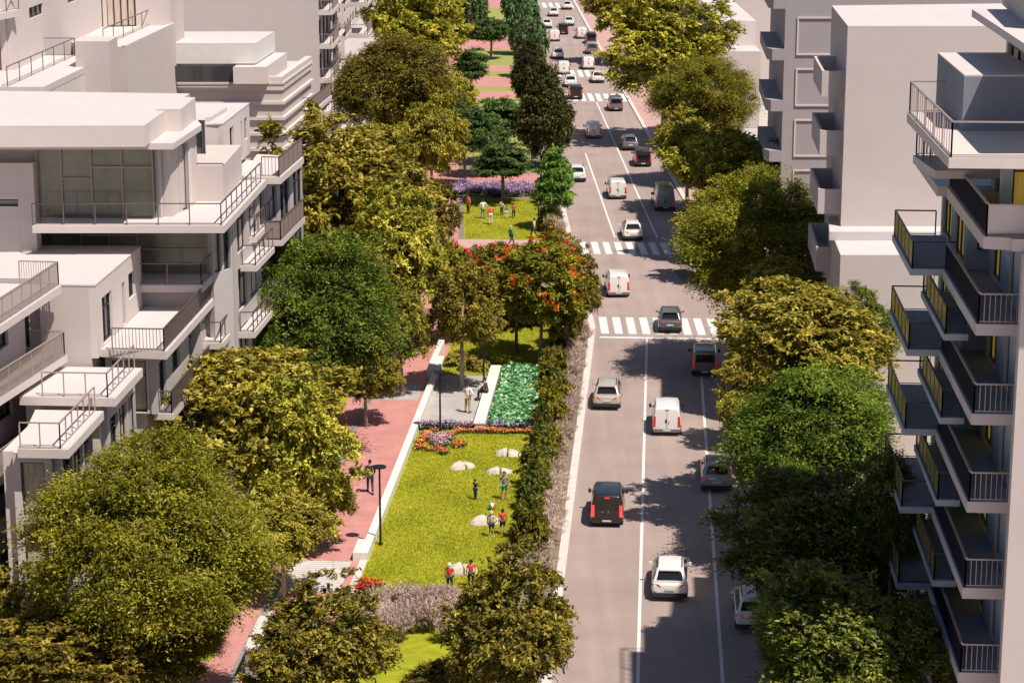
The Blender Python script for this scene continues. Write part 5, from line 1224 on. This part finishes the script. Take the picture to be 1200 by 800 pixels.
def suv(paint, lit=False):
    r = bpy.data.objects.new('parked_car', None); C.objects.link(r); r.name = 'car'
    hp = lambda w_, zb, zm, zt: [(0, zb), (w_ * .86, zb), (w_ * .97, zb + .10), (w_, zm), (w_ * .975, zt - .06), (w_ * .90, zt), (0, zt + .015)]
    bm = loft([(-2.22, hp(.78, .50, .66, .84)), (-2.17, hp(.86, .36, .62, .96)), (-1.95, hp(.90, .30, .62, 1.0)), (-1.2, hp(.915, .26, .62, 1.0)), (.9, hp(.915, .26, .62, .98)),
               (1.5, hp(.90, .26, .6, .93)), (2.0, hp(.86, .30, .58, .84)), (2.2, hp(.74, .38, .55, .72))]); bmobj(bm, 'body', paint, r, .035)
    cp = lambda wb, wr, zr: [(0, .9), (wb, .9), (wb - .015, 1.0), (wr, zr - .07), (wr - .09, zr - .01), (0, zr + .012)]
    bm = loft([(-2.13, cp(.84, .80, 1.08)), (-1.80, cp(.85, .68, 1.50)), (-1.66, cp(.86, .67, 1.575)), (-.9, cp(.86, .66, 1.61)), (.1, cp(.86, .65, 1.60)), (.42, cp(.86, .66, 1.53)), (1.18, cp(.84, .80, 1.02))]); bmobj(bm, 'cabin', paint, r, .02)
    quad('rear_window', [(-.66, -2.112, 1.11), (.66, -2.112, 1.11), (.56, -1.835, 1.465), (-.56, -1.835, 1.465)], 'carglass', r, .02)
    quad('windscreen', [(.70, 1.10, 1.09), (-.70, 1.10, 1.09), (-.55, .50, 1.50), (.55, .50, 1.50)], 'carglass', r, .02)
    mb = MB(); mb.bar((-.52, -1.86, 1.575), (.52, -1.86, 1.575), .24, .035); mb.build('spoiler', paint, r, world=False)
    for sx in (-1, 1):
        pts = [(sx * .848, -1.85, 1.06), (sx * .858, -.45, 1.06), (sx * .70, -.5, 1.46), (sx * .70, -1.6, 1.44)]
        pts2 = [(sx * .858, -.36, 1.06), (sx * .848, .98, 1.05), (sx * .70, .38, 1.45), (sx * .70, -.38, 1.46)]
        for p in (pts, pts2): quad('side_window', p if sx > 0 else p[::-1], 'carglass', r, .018)
        quad('tail_lamp', [(sx * .44, -2.215, .80), (sx * .88, -2.12, .78), (sx * .89, -2.12, .93), (sx * .56, -2.205, .92)][::sx], 'taillit' if lit else 'tail', r, .035)
        mb = MB(); mb.bar((sx * .86, .62, 1.04), (sx * .98, .60, 1.06), .05); mb.box(min(sx * .94, sx * 1.08), max(sx * .94, sx * 1.08), .55, .66, .99, 1.13); mb.build('wing_mirror', paint, r, world=False)
        mb = MB(); mb.bar((sx * .60, -1.5, 1.635), (sx * .60, .1, 1.635), .04); mb.build('roof_rail', 'plastic', r, world=False)
        quad('headlight', [(sx * .45, 2.16, .62), (sx * .80, 2.02, .64), (sx * .80, 2.0, .76), (sx * .48, 2.13, .73)][::-sx], 'rim', r, .03)
    mb = MB(); mb.prism([(-.84, -2.25), (.84, -2.25), (.88, -2.0), (-.88, -2.0)], .27, .47); mb.build('rear_bumper', 'plastic', r, world=False)
    quad('licence_plate', [(-.24, -2.245, .62), (.24, -2.245, .62), (.24, -2.235, .73), (-.24, -2.235, .73)], 'plate', r)
    wheels(r, (-1.35, 1.38), .90, .35)
    return r
def van(paint, L=4.3, Hh=1.85, w_=.90, lit=False, glass_rear=False):
    r = bpy.data.objects.new('van', None); C.objects.link(r)
    y0 = -L / 2; k = Hh
    hp = lambda w1, wr, zb, zr: [(0, zb), (w1 * .88, zb), (w1 * .98, zb + .1), (w1, .7), (w1 * .99, 1.05), (wr, zr - .12), (wr - .10, zr - .015), (0, zr + .02)]
    bm = loft([(y0, hp(.84 * w_ / .9, .70, .36, k - .10)), (y0 + .08, hp(.885 * w_ / .9, .755, .28, k - .03)), (y0 + .5, hp(w_, .775, .26, k)), (.2, hp(w_, .775, .26, k - .01)), (.85, hp(w_, .76, .26, k - .12)),
               (1.35 + (L - 4.3) / 2, hp(w_, .80, .26, 1.19)), (L / 2 - .15, hp(.86, .76, .28, 1.18 if False else 1.18)), (L / 2, hp(.78, .7, .36, 1.17))])
    bmobj(bm, 'body', paint, r, .03)
    if glass_rear: quad('rear_window', [(-.66, y0 - .003, 1.06), (.66, y0 - .003, 1.06), (.60, y0 + .012, k - .25), (-.60, y0 + .012, k - .25)], 'carglass', r, .02)
    else:
        mb = MB(); mb.bar((0, y0 - .006, .45), (0, y0 - .006, k - .16), .02, .015); mb.build('door_gap', 'plastic', r, world=False)
        mb = MB(); mb.box(-.10, .02, y0 - .04, y0 - .005, .92, 1.08); mb.bar((.1, y0 - .02, .78), (.14, y0 - .02, .98), .03); mb.build('door_handle', 'plastic', r, world=False)
    mb = MB(); mb.box(-.12, .12, y0 - .02, y0 + .03, k - .17, k - .12); mb.build('brake_lamp', 'taillit' if lit else 'tail', r, world=False)
    if lit and glass_rear:
        mb = MB(); mb.bar((-.30, y0 - .02, .92), (-.18, y0 - .02, .92), .03); mb.bar((.06, y0 - .03, .84), (.10, y0 - .03, .98), .03, .02); mb.bar((.10, y0 - .03, .98), (.02, y0 - .03, 1.01), .03, .02); mb.build('badge', 'rim', r, world=False)
    for sx in (-1, 1):
        ww = .86 * w_ / .9
        quad('tail_lamp', [(sx * (ww - .17), y0 + .004, .62), (sx * (ww + .01), y0 + .03, .62), (sx * (ww - .04), y0 + .04, 1.28 if k < 2.1 else 1.0), (sx * (ww - .17), y0 + .006, 1.28 if k < 2.1 else 1.0)][::sx], 'taillit' if lit else 'tail', r, .035)
        p = [(sx * (w_ - .012), .0, 1.10), (sx * (w_ - .01), 1.12, 1.10), (sx * .795, .74, k - .30), (sx * .80, 0, k - .26)]
        quad('side_window', p if sx > 0 else p[::-1], 'carglass', r, .02)
        mb = MB(); mb.bar((sx * .88, .98, 1.1), (sx * 1.0, .95, 1.14), .05); mb.box(min(sx * .97, sx * 1.12), max(sx * .97, sx * 1.12), .9, 1.0, 1.03, 1.26); mb.build('wing_mirror', 'plastic' if paint != 'pblack' else paint, r, world=False)
        if k < 2.1: mb = MB(); mb.bar((sx * .66, y0 + .5, k + .03), (sx * .66, .2, k + .02), .035); mb.build('roof_rail', paint, r, world=False)
    yw = 1.35 + (L - 4.3) / 2
    quad('windscreen', [(.72, yw - .04, 1.24), (-.72, yw - .04, 1.24), (-.66, .90, k - .16), (.66, .90, k - .16)], 'carglass', r, .02)
    mb = MB(); mb.box(-.84, .84, y0 - .05, y0 + .12, .27, .47); mb.build('rear_bumper', 'plastic' if paint != 'pwhite' else 'pgrey', r, world=False)
    quad('licence_plate', [(-.24, y0 - .055, .36), (.24, y0 - .055, .36), (.24, y0 - .052, .45), (-.24, y0 - .052, .45)], 'plate', r)
    wheels(r, (y0 + .75, L / 2 - .82), w_, .33)
    return r
PR = {}
def vehicle(kind_, paint, px, py, label, hd=None, lit=False):
    """px, py = picture point at the foot of the rear bumper"""
    key = (kind_, paint, lit)
    fresh = key not in PR
    if fresh:
        PR[key] = suv(paint, lit) if kind_ == 'suv' else van(paint, 4.3, 1.85, .9, lit, kind_ == 'minibus') if kind_ in ('van', 'minibus') else van(paint, 5.6, 2.45, .98)
    o = PR[key] if fresh else copy_tree(PR[key])
    k = .93; Lh = {'suv': 2.2, 'van': 2.15, 'minibus': 2.15, 'tall': 2.8}[kind_] * k
    p = W(px, py); u = u1 if p.y < 151 else u2
    az = A1 if p.y < 151 else A2
    o.location = (p.x + u.x * Lh, p.y + u.y * Lh, 0); o.rotation_euler = (0, 0, -az + rt.uniform(-.008, .008)); o.scale = (k, k, k)
    tag(o, label, 'car' if kind_ == 'suv' else 'van', 'cars on the avenue' if kind_ == 'suv' else 'vans on the avenue')
for a in [
    ('suv', 'pwhite', 785, 705, 'white estate car nearest the camera between the lane lines', False),
    ('minibus', 'pblack', 711, 618, 'black people carrier with lit brake lamps in the left lane', True),
    ('suv', 'psilver', 840, 578, 'silver car straddling the right lane line under the bright green tree', False),
    ('suv', 'pwhite', 884, 742, 'white car almost hidden by the dark tree at the bottom right', False),
    ('van', 'pwhite', 781, 511, 'white van in the middle lane below the tree shadow', False),
    ('suv', 'pbeige', 711, 481, 'beige car in the left lane beside the hedge', False),
    ('minibus', 'pgrey', 826, 442, 'grey people carrier under the golden tree at the right', False),
    ('suv', 'pgrey', 785, 391, 'dark grey car standing on the near crosswalk', False),
    ('van', 'pwhite', 725, 349, 'white van between the two near crosswalks', False),
    ('suv', 'pwhite', 742, 283, 'white car crossing the upper crosswalk', False),
    ('van', 'pwhite', 724, 234, 'white van between the lane lines beyond the upper crosswalk', False),
    ('tall', 'psilver', 780, 248, 'tall silver high-roof van in the right lane', False),
    ('suv', 'pwhite', 677, 214, 'white car half hidden by the bright conical tree', False),
    ('minibus', 'pblack', 754, 196, 'black van in the shaded right lane', False),
    ('suv', 'pgrey', 739, 177, 'grey car just ahead of the black van in the right lane', False),
    ('van', 'pwhite', 696, 163, 'white van beside the dark conical trees', False),
    ('minibus', 'pgrey', 722, 131, 'grey van waiting just before the third crosswalk', False),
    ('minibus', 'pblack', 675, 117, 'black van on the left part of the third crosswalk', False),
    ('suv', 'pwhite', 669, 103, 'white car directly ahead of the black van by the dark trees', False),
    ('suv', 'pwhite', 701, 98, 'white car between the third and fourth crosswalks', False),
    ('van', 'pwhite', 661, 88, 'white van half hidden behind the dark conical tree', False),
    ('van', 'pwhite', 690, 82, 'white van stopped at the fourth crosswalk', False),
    ('suv', 'pwhite', 654, 70, 'white car partly hidden by the pale columnar trees', False),
    ('minibus', 'psilver', 694, 64, 'silver-grey van behind another black van in the far right lane', False),
    ('minibus', 'pblack', 693, 52, 'far black van just ahead of the silver-grey van', False),
    ('van', 'pwhite', 682, 46, 'far white van left of the far black van', False),
    ('van', 'pwhite', 650, 49, 'far white van at the left kerb', False),
    ('minibus', 'pblack', 660, 41, 'far black van in the middle of the road', False),
    ('suv', 'pwhite', 641, 34, 'far white car closest to the left kerb', False),
    ('suv', 'pwhite', 667, 31, 'far white car ahead of the middle black van', False),
    ('suv', 'pwhite', 649, 20, 'second most distant white car', False),
    ('suv', 'pwhite', 665, 12, 'most distant white car near the last crosswalk', False)]:
    vehicle(*a[:5], None, a[5])
